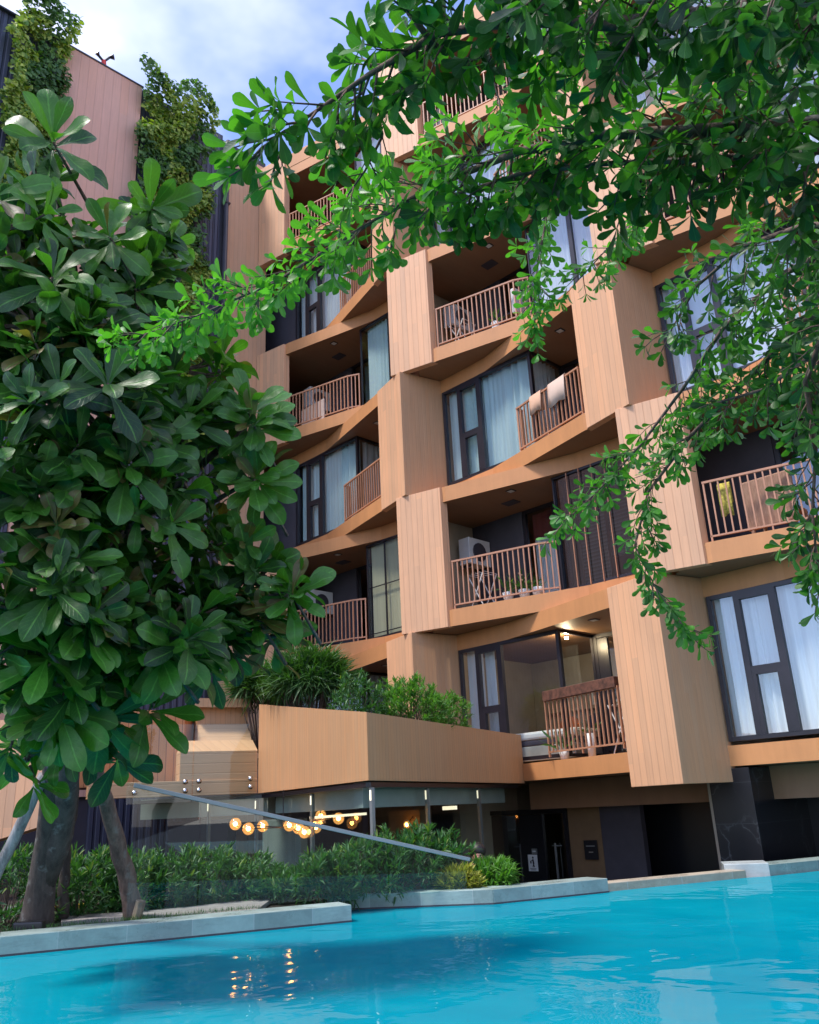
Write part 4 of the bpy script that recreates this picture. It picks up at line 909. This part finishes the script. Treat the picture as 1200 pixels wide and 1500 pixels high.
# props and small garden things
def pole(label, pts, rads, mat, name='support_pole', cat='pole', group='poles propping the broad leaved tree'):
    t_ = thing(name, label, cat, tuple(pts[0]), group); mb = MB()
    dd = []
    rr = []
    for i in range(len(pts)-1):
        for q in range(5):
            f_ = q/5; dd.append(pts[i].lerp(pts[i+1], f_)+rv(0.006)); rr.append(rads[i]+(rads[i+1]-rads[i])*f_)
    dd.append(pts[-1]); rr.append(rads[-1]); mb.tube(dd, rr, 10, jit=0.06); mb.build('shaft', M[mat], t_, smooth=True); return t_
pole('pale grey pole leaning into the crown at the left photo edge', [at_d(-45, 1365, 10.2), at_d(0, 1268, 10.0), at_d(65, 1135, 9.7)], [0.06, 0.06, 0.055], 'grey_bark')
pole('brown peeling pole leaning left, its foot beside the sawn block', [at_d(198, 1352, 10.55), at_d(182, 1270, 10.4), at_d(157, 1180, 10.1), at_d(137, 1120, 9.8)], [0.10, 0.09, 0.08, 0.06], 'brown_bark')
pole('thin dark upright stem just right of the trunk', [at_d(93, 1345, 10.8), at_d(95, 1250, 10.7), at_d(108, 1180, 10.5), at_d(112, 1120, 10.2)], [0.06, 0.055, 0.05, 0.04], 'bark')
bk = at_d(199, 1350, 10.42); t_ = thing('wood_block', 'short sawn pale wood block at the foot of the brown pole', 'wood block', (bk.x, bk.y, ZC-0.06)); mb = MB(); tp = bk+Vector((0.05, 0.02, 0.2)); mb.tube([Vector((bk.x, bk.y, ZC-0.05)), tp], [0.055, 0.055], 8); mb.build('block', M['pale_wood'], t_)
fq = at_d(43, 1360, 10.12); t_ = thing('garden_floodlight', 'black box floodlight lying at the foot of the tree trunk', 'floodlight', (fq.x, fq.y, ZC-0.05))
rx_ = CR.normalized(); fx = Vector((rx_.x, rx_.y, 0)).normalized(); fy = Vector((-fx.y, fx.x, 0)); mb = MB()
mb.bar(fq-fx*0.15+UPV*0.02, fq+fx*0.15+UPV*0.02, 0.12, 0.09); mb.build('housing', M['black_plastic'], t_, bevel=0.02); mb = MB(); mb.bar(fq-fx*0.17-UPV*0.07, fq+fx*0.17-UPV*0.07, 0.03); mb.build('bracket', M['frame'], t_)
mb = MB(); ya = at_z(72, 1331, ZC); yb_ = at_z(125, 1327, ZC); mb.bar(ya, yb_, 0.10, 0.05); o = mb.build('edging_strip', M['yellow_paint'], None, origin=tuple(ya)); tag(o, 'yellow edging strip on the lawn behind the tree trunk', 'edging')
mb = MB(); ya = at_z(12, 1332, ZC); yb_ = at_z(28, 1330, ZC); mb.bar(ya, yb_, 0.10, 0.05); o = mb.build('edging_strip', M['grey_stone'], None, origin=tuple(ya)); tag(o, 'pale grey edging strip on the lawn left of the tree trunk', 'edging')

# ---------------------------------------------------------------- overhanging tree at the right
T_SP = [leaf_template(SPOON, 6, 0.12, 0.12, endb=True), leaf_template(SPOON, 6, 0.15, 0.30, endb=True), leaf_template(SPOON, 6, 0.06, -0.08, endb=True), leaf_template([(a, b*0.8) for a, b in SPOON], 6, 0.18, 0.2, endb=True)]
ov = thing('overhanging_tree', 'tree with small spoon shaped leaves whose drooping branches hang across the top and right', 'tree', (2.6, -11.5, 0))
br = MB(); sl = Leaves(); VIEW = CF
def spray(base, d, length, size, tint, droop=0.5, step=0.05, whn=5):
    # a twig with whorls of leaves along it
    p = Vector(base); d = Vector(d).normalized(); pts = [p.copy()]; n = max(2, int(length/step))
    for q in range(n):
        d = (d+Vector((0, 0, -droop*step*1.6))+rv(0.10)).normalized(); p = p+d*step; pts.append(p.copy())
        m_ = 2 if q < n-1 else whn
        X = d.orthogonal().normalized(); Y = d.cross(X); ph = rng.random()*6.28
        for k_ in range(m_):
            a_ = ph+k_*6.283/m_; ld_ = (X*math.cos(a_)+Y*math.sin(a_))*0.75+d*(0.75 if m_ > 2 else 0.55)+Vector((0, 0, -0.12))+rv(0.12)
            nn = d*0.7-(X*math.cos(a_)+Y*math.sin(a_))*0.3+Vector((0, 0, 0.7))+rv(0.3)
            sl.add(p, ld_, nn, size*rng.uniform(0.65, 1.15), min(1, max(0, tint+rng.normal(0, 0.16))))
    k_ = len(pts); br.tube(pts, [0.0045*(1-0.6*j/k_)*size/0.1 for j in range(k_)], 4)
def limb(pp, rads, spacing, tl, size, tint, droop=0.5, spread=1.0, start=0.0, dirbias=(0, 0, -0.25), sub=1):
    pts = [at_d(*q) for q in pp]; br.tube(pts, [max(0.003, r_*0.62) for r_ in rads], 8, jit=0.04); spacing *= 1.12
    tot = sum((pts[j+1]-pts[j]).length for j in range(len(pts)-1)); s = start*tot
    while s < tot:
        a_ = s; j = 0
        while j < len(pts)-2 and a_ > (pts[j+1]-pts[j]).length: a_ -= (pts[j+1]-pts[j]).length; j += 1
        seg = pts[j+1]-pts[j]; p = pts[j]+seg.normalized()*min(a_, seg.length); ax = seg.normalized(); f_ = s/tot
        o_ = unit(); o_ = (o_-ax*o_.dot(ax)).normalized()
        d = ax*0.75+o_*spread+Vector(dirbias)
        ln = (tl[0]+(tl[1]-tl[0])*f_)*rng.uniform(0.6, 1.25); tt = (tint[0]+(tint[1]-tint[0])*f_)
        spray(p, d, ln, size, tt, droop)
        for _ in range(sub): 
            if rng.random() < 0.5: spray(p+d.normalized()*ln*0.4, d+unit()*0.8, ln*0.6, size, tt, droop)
        s += spacing*rng.uniform(0.7, 1.3)
    spray(pts[-1], pts[-1]-pts[-2], 0.16, size, tint[1], droop)
# main limb right to left, ending in the bright tip
limb([(1420, 160, 4.2), (1290, 170, 3.7), (1150, 185, 3.5), (1000, 192, 3.4), (880, 198, 3.4), (760, 222, 3.5), (640, 270, 3.7), (520, 340, 4.0), (400, 415, 4.3), (290, 462, 4.6), (200, 494, 4.8)], [0.06, 0.05, 0.042, 0.036, 0.03, 0.024, 0.018, 0.014, 0.010, 0.007, 0.004], 0.026, (0.34, 0.12), 0.092, (0.25, 0.85), 0.7, start=0.08)
# second pass of drooping sprays under the right part
limb([(1290, 215, 3.6), (1150, 225, 3.5), (1000, 235, 3.45), (880, 240, 3.45), (760, 255, 3.5), (650, 290, 3.6)], [0.02, 0.02, 0.018, 0.016, 0.012, 0.008], 0.035, (0.30, 0.16), 0.11, (0.12, 0.35), 1.0, dirbias=(0, 0, -0.6))
# top limb
limb([(1400, -60, 3.6), (1200, -10, 3.3), (1050, 20, 3.2), (900, 35, 3.1), (760, 30, 3.1), (640, 50, 3.1), (540, 110, 3.1), (460, 165, 3.1), (385, 215, 3.1)], [0.05, 0.045, 0.04, 0.034, 0.028, 0.02, 0.014, 0.009, 0.005], 0.026, (0.30, 0.15), 0.108, (0.22, 0.42), 0.6, start=0.05)
limb([(1300, 60, 4.1), (1150, 75, 4.0), (1000, 80, 3.9), (900, 80, 3.9), (840, 70, 3.9)], [0.02, 0.018, 0.016, 0.010, 0.006], 0.032, (0.32, 0.25), 0.095, (0.2, 0.6), 0.5)
limb([(640, 70, 3.1), (600, 20, 3.1), (570, -40, 3.1)], [0.02, 0.015, 0.01], 0.03, (0.2, 0.2), 0.12, (0.5, 0.5), 0.3)
limb([(1240, -20, 3.0), (1050, -30, 2.9), (880, -30, 2.9), (760, -30, 2.9)], [0.02, 0.018, 0.016, 0.01], 0.036, (0.24, 0.2), 0.10, (0.1, 0.25), 0.7, dirbias=(0, 0, -0.5))
# right hand drooping branches
limb([(1400, 300, 4.8), (1250, 350, 5.0), (1150, 400, 5.1), (1060, 480, 5.2), (1000, 570, 5.3), (940, 650, 5.4), (880, 715, 5.5), (820, 772, 5.6)], [0.04, 0.034, 0.028, 0.02, 0.016, 0.012, 0.008, 0.004], 0.033, (0.34, 0.10), 0.088, (0.3, 0.5), 0.7)
limb([(1300, 420, 4.8), (1180, 470, 4.9), (1090, 560, 5.0), (1010, 640, 5.1), (950, 720, 5.2), (930, 800, 5.2), (960, 860, 5.2), (1005, 925, 5.2)], [0.034, 0.028, 0.022, 0.018, 0.014, 0.010, 0.006, 0.004], 0.033, (0.32, 0.10), 0.088, (0.28, 0.5), 0.7)
limb([(1300, 330, 4.4), (1180, 330, 4.6), (1090, 360, 4.8), (1020, 420, 4.9), (985, 480, 5.0)], [0.03, 0.024, 0.018, 0.012, 0.006], 0.035, (0.3, 0.16), 0.088, (0.25, 0.4), 0.6)
limb([(1280, 380, 4.2), (1210, 480, 4.2), (1180, 560, 4.3), (1195, 660, 4.3), (1190, 750, 4.3), (1200, 850, 4.3)], [0.03, 0.026, 0.02, 0.014, 0.010, 0.006], 0.03, (0.28, 0.12), 0.09, (0.12, 0.3), 0.8)
limb([(1300, 480, 4.5), (1190, 520, 4.6), (1120, 570, 4.7), (1050, 590, 4.8)], [0.02, 0.018, 0.014, 0.008], 0.035, (0.3, 0.16), 0.088, (0.2, 0.35), 0.8)
# thin hanging sprays
limb([(805, 300, 4.6), (790, 370, 4.6), (782, 430, 4.6), (784, 475, 4.6)], [0.008, 0.006, 0.005, 0.003], 0.022, (0.12, 0.06), 0.07, (0.6, 0.75), 0.5)
limb([(960, 290, 4.5), (915, 335, 4.6), (880, 375, 4.6), (852, 405, 4.6)], [0.008, 0.006, 0.005, 0.003], 0.025, (0.10, 0.05), 0.07, (0.6, 0.7), 0.5)
limb([(720, 110, 5.0), (735, 160, 5.0), (745, 210, 5.0)], [0.008, 0.006, 0.003], 0.03, (0.12, 0.08), 0.075, (0.7, 0.8), 0.4)
limb([(560, 200, 3.2), (535, 250, 3.2), (510, 285, 3.2)], [0.008, 0.006, 0.003], 0.04, (0.08, 0.05), 0.07, (0.8, 0.9), 0.4)
# stem standing outside the picture, so the branches hang from something
br.tube([Vector((2.6, -11.5, 0)), Vector((2.7, -11.6, 2.5)), at_d(1500, 250, 4.6), at_d(1460, 40, 4.4), at_d(1420, -300, 4.5)], [0.22, 0.18, 0.13, 0.10, 0.05], 12, jit=0.04)
for q in ((1420, 160, 4.2), (1400, -60, 3.6), (1400, 300, 4.8), (1300, 420, 4.8), (1280, 380, 4.2), (1300, 480, 4.5), (1300, 330, 4.4)): br.tube([at_d(1480, 200, 4.5), at_d(*q)], [0.07, 0.035], 7)
br.build('branches', M['brown_bark'], ov, smooth=True); sl.build('crown', M['spoon_leaf'], ov, T_SP)

# ---------------------------------------------------------------- things on balconies and in rooms
def c_(i, t): return cleft(i)+t
def box_thing(name, label, cat, lo, hi, mat, group=None, part='body', bevel=0.01):
    t_ = thing(name, label, cat, ((lo[0]+hi[0])/2, (lo[1]+hi[1])/2, lo[2]), group); mb = MB(); mb.box(lo, hi); mb.build(part, M[mat], t_, bevel=bevel); return t_
for i, k, lb in [(-1, 5, 'white air conditioner on the left balcony above the dark wall'), (0, 5, 'white air conditioner behind the central upper balcony railing'), (0, 3, 'white air conditioner beside the drying rack on the plant balcony'), (0, 7, 'white air conditioner on the topmost middle balcony'), (-1, 3, 'white air conditioner on the lowest left balcony')]:
    x = c_(i, 0.58); z = F[k]+1.30; t_ = thing('air_conditioner', lb, 'air conditioner', (x, 0.6, z), 'outdoor air conditioner units')
    mb = MB(); mb.box((x-0.26, 0.38, z), (x+0.06, 1.12, z+0.62)); mb.build('casing', M['white_plastic'], t_, bevel=0.015)
    mb = MB(); mb.tube([(x+0.06, 0.72, z+0.3), (x+0.085, 0.72, z+0.3)], 0.22, 16); mb.build('fan_grille', M['dark_wall'], t_)
    for yb in (0.45, 1.0): mb = MB(); mb.box((x-0.26, yb, z-0.05), (x+0.05, yb+0.05, z-0.001)); mb.build('bracket', M['frame'], t_)
def plant_pot(label, x, y, z, r, h, potm, leafm, size, n, flower=None):
    t_ = thing('potted_plant', label, 'potted plant', (x, y, z), 'potted plants on balconies'); mb = MB()
    mb.lathe((x, y, z), [(0, 0.001), (r*0.75, 0.001), (r, h), (r*0.88, h), (r*0.85, h*0.9), (0, h*0.9)]); mb.build('pot', M[potm], t_, smooth=True)
    lv_ = Leaves()
    for q in range(n): d = unit(); d.z = abs(d.z)+0.3; lv_.add(Vector((x, y, z+h*0.9))+d*rng.random()*size, d, UPV+rv(0.5), size*rng.uniform(0.5, 1), rng.random())
    lv_.build('foliage', M[leafm], t_, T_L)
    if flower:
        mb = MB()
        for q in range(6): mb.ball(Vector((x, y, z+h+size*0.9))+rv(0.05), 0.022, 6)
        mb.build('flowers', M[flower], t_)
A3 = lambda t: np.interp(t, [q[0] for q in edge('A')], [q[1] for q in edge('A')])
for t0, lb, pm, lm, sz, n, fl_ in [(2.15, 'small shrubby plant in a white pot, leftmost of the balcony flower pots', 'white_plastic', 'shrub_leaf', 0.22, 40, None), (2.5, 'bushy dark green plant with pink flowers in a white pot behind the railing', 'white_plastic', 'fern_leaf', 0.26, 90, 'peach_cloth'), (2.78, 'low plant in a white pot, rightmost on the flower balcony', 'white_plastic', 'lime_leaf', 0.16, 30, None)]:
    plant_pot(lb, c_(0, t0), -(A3(t0)-0.25), F[3], 0.12, 0.2, pm, lm, sz, n, fl_)
def towel(label, a, b, z, h0, h1, mat, name='towel'):
    # cloth folded over a rail running a-b
    t_ = None; mb = MB(); n = 8; a = Vector(a); b = Vector(b); nn = Vector((-(b-a).y, (b-a).x, 0)).normalized()
    prof = [(0.045, -h1), (0.04, -h1*0.5), (0.035, 0.0), (0.0, 0.03), (-0.035, 0.0), (-0.05, -h0*0.5), (-0.055, -h0)]
    rows = []
    for q in range(n+1):
        p = a.lerp(b, q/n); wv_ = 0.012*math.sin(q*2.2)
        rows.append([Vector((p.x, p.y, z))+nn*(o_+wv_*(abs(zz)/max(h0, h1)))+UPV*(zz*(1+0.05*math.sin(q))) for o_, zz in prof])
    i0 = len(mb.v)
    for r_ in rows: mb.v += r_
    m_ = len(prof)
    for q in range(n):
        for k_ in range(m_-1): mb.f.append((i0+q*m_+k_, i0+(q+1)*m_+k_, i0+(q+1)*m_+k_+1, i0+q*m_+k_+1)); mb.m.append(0)
    o = mb.build(name, M[mat], None, smooth=True, origin=tuple(a)); so = o.modifiers.new('thickness', 'SOLIDIFY'); so.thickness = 0.008
    return tag(o, label, 'towel', 'towels over the balcony railing')
B4 = lambda t: np.interp(t, [q[0] for q in edge('B')], [q[1] for q in edge('B')])-0.08
towel('peach towel hung over the middle balcony railing, left of the pale one', (c_(0, 3.25), -B4(3.25), 0), (c_(0, 3.62), -B4(3.62), 0), F[4]+1.075, 0.42, 0.4, 'peach_cloth')
towel('pale beige towel hung over the middle balcony railing, right of the peach one', (c_(0, 3.85), -B4(3.85), 0), (c_(0, 4.35), -B4(4.35), 0), F[4]+1.075, 0.52, 0.42, 'beige_cloth')
def rack(label, x, y, z, w_=0.5, h=0.95):
    t_ = thing('drying_rack', label, 'drying rack', (x, y, z)); mb = MB()
    for s in (-1, 1): mb.bar((x-w_/2, y+s*0.22, z+0.005), (x+w_/2, y+s*0.22, z+h), 0.018); mb.bar((x+w_/2, y+s*0.22, z+0.005), (x-w_/2, y+s*0.22, z+h), 0.018)
    for q in range(5): mb.bar((x-w_/2+w_*q/4, y-0.22, z+h), (x-w_/2+w_*q/4, y+0.22, z+h), 0.012)
    mb.build('frame', M['white_plastic'], t_)
rack('folding white drying rack under the air conditioner on the plant balcony', c_(0, 1.2), 0.1, F[3], 0.45, 0.85); rack('folding rack on the central upper balcony', c_(0, 1.25), 0.0, F[5], 0.45, 0.8)
t_ = box_thing('leaning_panel', 'slanted pale panel leaning inside the left balcony railing', 'panel', (c_(-1, 1.25), -0.42, F[5]+0.01), (c_(-1, 2.25), -0.36, F[5]+0.62), 'beige_cloth', part='panel')
t_ = thing('balcony_chair', 'white cloth draped on a chair on the central upper balcony', 'chair', (c_(0, 2.72), 0.2, F[5])); mb = MB(); mb.box((c_(0, 2.5), 0.0, F[5]+0.42), (c_(0, 2.9), 0.4, F[5]+0.46)); mb.box((c_(0, 2.86), 0.0, F[5]+0.46), (c_(0, 2.9), 0.4, F[5]+0.95)); 
for a_ in (2.52, 2.88):
    for b_ in (0.02, 0.38): mb.bar((c_(0, a_), b_, F[5]+0.005), (c_(0, a_), b_, F[5]+0.42), 0.025)
mb.build('chair_frame', M['frame'], t_); mb = MB(); mb.box((c_(0, 2.80), -0.06, F[5]+0.35), (c_(0, 2.93), 0.44, F[5]+0.99)); mb.build('white_cloth', M['white_cloth'], t_, bevel=0.03)
plant_pot('pale green plant on the central upper balcony beside the white cloth', c_(0, 2.3), -0.05, F[5], 0.1, 0.35, 'white_plastic', 'lime_leaf', 0.2, 30)
# right balcony: wicker screen chair, hanging cloth
t_ = thing('wicker_chair', 'high backed woven brown chair behind the right balcony railing', 'chair', (c_(1, 1.9), -0.15, F[3])); mb = MB(); mb.box((c_(1, 1.5), -0.28, F[3]+0.15), (c_(1, 2.35), -0.20, F[3]+1.0)); mb.build('backrest', M['wicker'], t_, bevel=0.03)
mb = MB(); mb.box((c_(1, 1.55), -0.2, F[3]+0.36), (c_(1, 2.3), 0.3, F[3]+0.44)); mb.build('seat', M['wicker'], t_, bevel=0.02)
for a_ in (1.58, 2.27):
    for b_ in (-0.24, 0.26): mb = MB(); mb.bar((c_(1, a_), b_, F[3]+0.003), (c_(1, a_), b_, F[3]+0.37), 0.05); mb.build('leg', M['wicker'], t_)
o = towel('yellow patterned cloth hanging inside the right balcony railing', (c_(1, 1.22), -0.50, 0), (c_(1, 1.42), -0.45, 0), F[3]+0.98, 0.55, 0.3, 'yellow_cloth', name='cloth'); del o['group']; o['category'] = 'cloth'
# room behind the open second floor window
zr = F[2]
bed = thing('bed', 'low bed with white covers seen through the second floor window', 'bed', (c_(0, 2.2), 0.9, zr)); mb = MB(); mb.box((c_(0, 1.2), 0.35, zr+0.002), (c_(0, 3.0), 2.2, zr+0.28)); mb.build('base', M['grey_stone'], bed, bevel=0.01)
mb = MB(); mb.box((c_(0, 1.22), 0.36, zr+0.285), (c_(0, 3.0), 2.18, zr+0.40)); mb.build('mattress', M['navy_cloth'], bed, bevel=0.03); mb = MB(); mb.box((c_(0, 1.2), 0.34, zr+0.40), (c_(0, 3.02), 2.2, zr+0.56)); mb.build('duvet', M['white_cloth'], bed, bevel=0.05)
def cushion(label, x, mat):
    t_ = thing('cushion', label, 'cushion', (x, 2.0, zr+0.56)); mb = MB(); mb.ball((x, 2.0, zr+0.76), 0.26, 16, sz=(1, 0.45, 0.75)); mb.build('cover', M[mat], t_, smooth=True)
cushion('orange cushion on the white bed', c_(0, 1.75), 'orange_cloth'); cushion('navy cushion on the white bed, right of the orange one', c_(0, 2.45), 'navy_cloth')
for x0, w_, h_, mt, lb in ((1.95, 0.3, 0.45, 'beige_cloth', 'plain pale picture frame standing on the room ledge'), (2.4, 0.36, 0.55, 'painting', 'dark picture in a white frame on the room ledge')):
    t_ = thing('picture_frame', lb, 'picture', (c_(0, x0), 2.9, zr+1.22)); mb = MB(); mb.box((c_(0, x0)-w_/2, 2.86, zr+1.225), (c_(0, x0)+w_/2, 2.9, zr+1.225+h_)); mb.build('frame', M['white_plastic'], t_); mb = MB(); mb.box((c_(0, x0)-w_/2+0.05, 2.85, zr+1.28), (c_(0, x0)+w_/2-0.05, 2.858, zr+1.17+h_)); mb.build('picture', M[mt], t_)
mb = MB(); mb.box((c_(0, 0.6), 2.75, zr+1.15), (c_(0, 3.6), 2.94, zr+1.22)); mb.build('wall_ledge', M['room_wall'], bld); mb = MB(); mb.box((c_(0, 0.11), 2.95, zr), (c_(0, 5.69), 3.1, zr+2.4)); mb.build('room_partition', M['room_wall'], bld)
t_ = thing('spotlight', 'small lit ceiling spotlight inside the second floor room', 'lamp', (c_(0, 2.95), 0.5, zr+2.3)); mb = MB(); mb.tube([(c_(0, 2.95), 0.5, zr+2.40), (c_(0, 2.95), 0.5, zr+2.33)], 0.05, 10); mb.build('housing', M['white_plastic'], t_); mb = MB(); mb.ball((c_(0, 2.95), 0.5, zr+2.315), 0.035, 10); mb.build('bulb', M['spot_light'], t_)
l_ = bpy.data.lights.new('lamp_glow', 'POINT'); l_.energy = 24; l_.color = (1, 0.74, 0.45); l_.shadow_soft_size = 0.02; o = bpy.data.objects.new('lamp_glow', l_); col.objects.link(o); o.parent = t_; o.location = Vector((c_(0, 2.95), 0.5, zr+2.26))-ORI[t_.name]
B2 = lambda t: np.interp(t, [q[0] for q in edge('B')], [q[1] for q in edge('B')])
plant_pot('small pot with a thin plant at the left end of the timber topped railing', c_(0, 3.05), -0.1, F[2]-0.058, 0.1, 0.18, 'white_plastic', 'fern_leaf', 0.3, 26); plant_pot('slim white planter in the middle of the timber topped railing', c_(0, 3.7), -0.15, F[2]-0.058, 0.09, 0.42, 'white_plastic', 'fern_leaf', 0.22, 22)
rack('white rack behind the timber topped railing', c_(0, 4.2), 0.3, F[2]-0.058, 0.4, 0.9)
# ---------------------------------------------------------------- signs by the door
def sign(name, label, x, y, w_, h_, mat, v=LB-0.05):
    c = at_v(x, y, -v); t_ = thing(name, label, 'sign', tuple(c)); mb = MB(); mb.box((c.x-w_/2, c.y-0.008, c.z-h_/2), (c.x+w_/2, c.y+0.008, c.z+h_/2)); mb.build('board', M[mat], t_); return t_, c
t_, c = sign('notice', 'white notice with a small black figure pictogram on the dark door', 781, 1264, 0.23, 0.31, 'white_plastic')
mb = MB(); yy = c.y-0.012
mb.ball((c.x+0.015, yy, c.z+0.10), 0.022, 8, sz=(1, 0.1, 1)); mb.bar((c.x+0.01, yy, c.z+0.07), (c.x+0.025, yy, c.z-0.02), 0.035, 0.004, up=(0, 1, 0)); mb.bar((c.x+0.02, yy, c.z-0.02), (c.x+0.04, yy, c.z-0.08), 0.018, 0.004, up=(0, 1, 0)); mb.bar((c.x+0.02, yy, c.z-0.02), (c.x, yy, c.z-0.08), 0.018, 0.004, up=(0, 1, 0)); mb.bar((c.x-0.03, yy, c.z+0.04), (c.x+0.02, yy, c.z+0.06), 0.014, 0.004, up=(0, 1, 0)); mb.box((c.x-0.06, yy-0.002, c.z-0.01), (c.x-0.03, yy+0.002, c.z+0.04)); mb.build('pictogram', M['black_plastic'], t_)
mb = MB(); mb.box((c.x-0.07, yy-0.002, c.z-0.115), (c.x+0.08, yy+0.002, c.z-0.105)); mb.box((c.x-0.05, yy-0.002, c.z-0.135), (c.x+0.06, yy+0.002, c.z-0.127)); mb.build('lettering', M['black_plastic'], t_)
t_, c = sign('door_plate', 'small grey plate on the dark door above the white notice', 783, 1247, 0.13, 0.10, 'rail_steel')
mb = MB(); mb.box((c.x-0.045, c.y-0.012, c.z-0.012), (c.x+0.045, c.y-0.009, c.z+0.012)); mb.build('lettering', M['white_plastic'], t_)
t_, c = sign('wall_plaque', 'black square plaque with faint pale lettering on the brown wall', 866, 1245, 0.30, 0.35, 'black_plastic')
for dz, w_ in ((0.07, 0.10), (-0.04, 0.05)): mb = MB(); mb.box((c.x-w_, c.y-0.012, c.z+dz-0.01), (c.x+w_, c.y-0.009, c.z+dz+0.01)); mb.build('lettering', M['rail_steel'], t_)

# ---------------------------------------------------------------- person behind the shrubs
ph = at_d(700, 1249, 12.2); H = ph.z+0.13
def person(x, y, H):
    bm = bmesh.new(); sk = bm.verts.layers.skin.verify()
    s = H/1.7; yaw = math.atan2(CAM.x-x, -(CAM.y-y)); cs, sn = math.cos(yaw), math.sin(yaw)
    J = {'pelvis': (0, 0, 0.93, 0.13), 'waist': (0, 0, 1.08, 0.12), 'chest': (0, 0, 1.30, 0.15), 'neck': (0, 0, 1.45, 0.055), 'skull': (0, -0.01, 1.55, 0.085), 'crown': (0, 0.0, 1.63, 0.075),
         'shl': (-0.17, 0, 1.40, 0.055), 'ell': (-0.22, 0.0, 1.12, 0.042), 'wrl': (-0.2, -0.12, 0.90, 0.028), 'hal': (-0.19, -0.17, 0.84, 0.03), 'shr': (0.17, 0, 1.40, 0.055), 'elr': (0.22, 0.0, 1.12, 0.042), 'wrr': (0.2, -0.12, 0.90, 0.028), 'har': (0.19, -0.17, 0.84, 0.03),
         'hil': (-0.09, 0, 0.88, 0.09), 'knl': (-0.10, -0.01, 0.48, 0.06), 'anl': (-0.10, 0.02, 0.09, 0.04), 'tol': (-0.11, -0.14, 0.04, 0.035), 'hir': (0.09, 0, 0.88, 0.09), 'knr': (0.10, -0.01, 0.48, 0.06), 'anr': (0.10, 0.02, 0.09, 0.04), 'tor': (0.11, -0.14, 0.04, 0.035)}
    E_ = [('pelvis', 'waist'), ('waist', 'chest'), ('chest', 'neck'), ('neck', 'skull'), ('skull', 'crown'), ('chest', 'shl'), ('shl', 'ell'), ('ell', 'wrl'), ('wrl', 'hal'), ('chest', 'shr'), ('shr', 'elr'), ('elr', 'wrr'), ('wrr', 'har'), ('pelvis', 'hil'), ('hil', 'knl'), ('knl', 'anl'), ('anl', 'tol'), ('pelvis', 'hir'), ('hir', 'knr'), ('knr', 'anr'), ('anr', 'tor')]
    V_ = {}
    for n_, (a, b, c, r_) in J.items():
        v = bm.verts.new(((a*cs-b*sn)*s, (a*sn+b*cs)*s, c*s)); v[sk].radius = (r_*s, r_*s); v[sk].use_root = n_ == 'pelvis'; V_[n_] = v
    for sd in ('l', 'r'):
        h_ = V_['ha'+sd].co; sx_ = -1 if sd == 'l' else 1
        for q in range(5):
            o_ = Vector((0.022*(q-1.5), 0, 0)) if q < 4 else Vector((-sx_*0.04, -0.02, 0.02)); L_ = (0.075, 0.085, 0.08, 0.065, 0.05)[q]
            a = bm.verts.new(h_+o_*s+Vector((0, -0.01, -0.03))*s); b = bm.verts.new(a.co+Vector((0, -0.02, -L_))*s)
            for v in (a, b): v[sk].radius = (0.009*s, 0.009*s)
            bm.edges.new((V_['ha'+sd], a)); bm.edges.new((a, b))
    for a, b in E_: bm.edges.new((V_[a], V_[b]))
    me = bpy.data.meshes.new('person'); bm.to_mesh(me); bm.free(); me.materials.append(M['skin'])
    root = bpy.data.objects.new('person', me); col.objects.link(root); root.location = (x, y, 0); ORI[root.name] = Vector((x, y, 0))
    root.modifiers.new('skin', 'SKIN').use_smooth_shade = True; sd = root.modifiers.new('sub', 'SUBSURF'); sd.levels = 1; sd.render_levels = 2
    tag(root, 'person in dark clothes behind the yellow leaved shrub, only the head showing', 'person')
    f = Vector((-(-1)*sn*-1, -cs, 0)); f = Vector((sn, -cs, 0)); rgt = Vector((cs, sn, 0)); o0 = Vector((x, y, 0))
    mb = MB(); hc = o0+Vector((0, 0, 1.60*s)); mb.ball(hc-f*0.02, 0.112*s, 16, sz=(0.92, 0.92, 0.85)); mb.build('hair', M['hair'], root, smooth=True)
    mb = MB()
    for sg in (-1, 1): mb.ball(o0+f*0.088*s+rgt*sg*0.032*s+UPV*1.555*s, 0.012*s, 8)
    mb.build('eyes', M['hair'], root); mb = MB(); mb.ball(o0+f*0.10*s+UPV*1.525*s, 0.016*s, 8, sz=(0.8, 1, 1.5)); mb.build('nose', M['skin'], root, smooth=True)
    mb = MB(); mb.bar(o0+f*0.09*s-rgt*0.022*s+UPV*1.49*s, o0+f*0.09*s+rgt*0.022*s+UPV*1.49*s, 0.01, 0.01); mb.build('mouth', M['orange_cloth'], root)
    mb = MB(); mb.lathe(o0, [(0.16*s, 0.78*s), (0.165*s, 0.95*s), (0.155*s, 1.1*s), (0.19*s, 1.3*s), (0.17*s, 1.41*s), (0.07*s, 1.45*s)], 18); mb.build('shirt', M['dark_shirt'], root, smooth=True)
person(ph.x, ph.y, H)
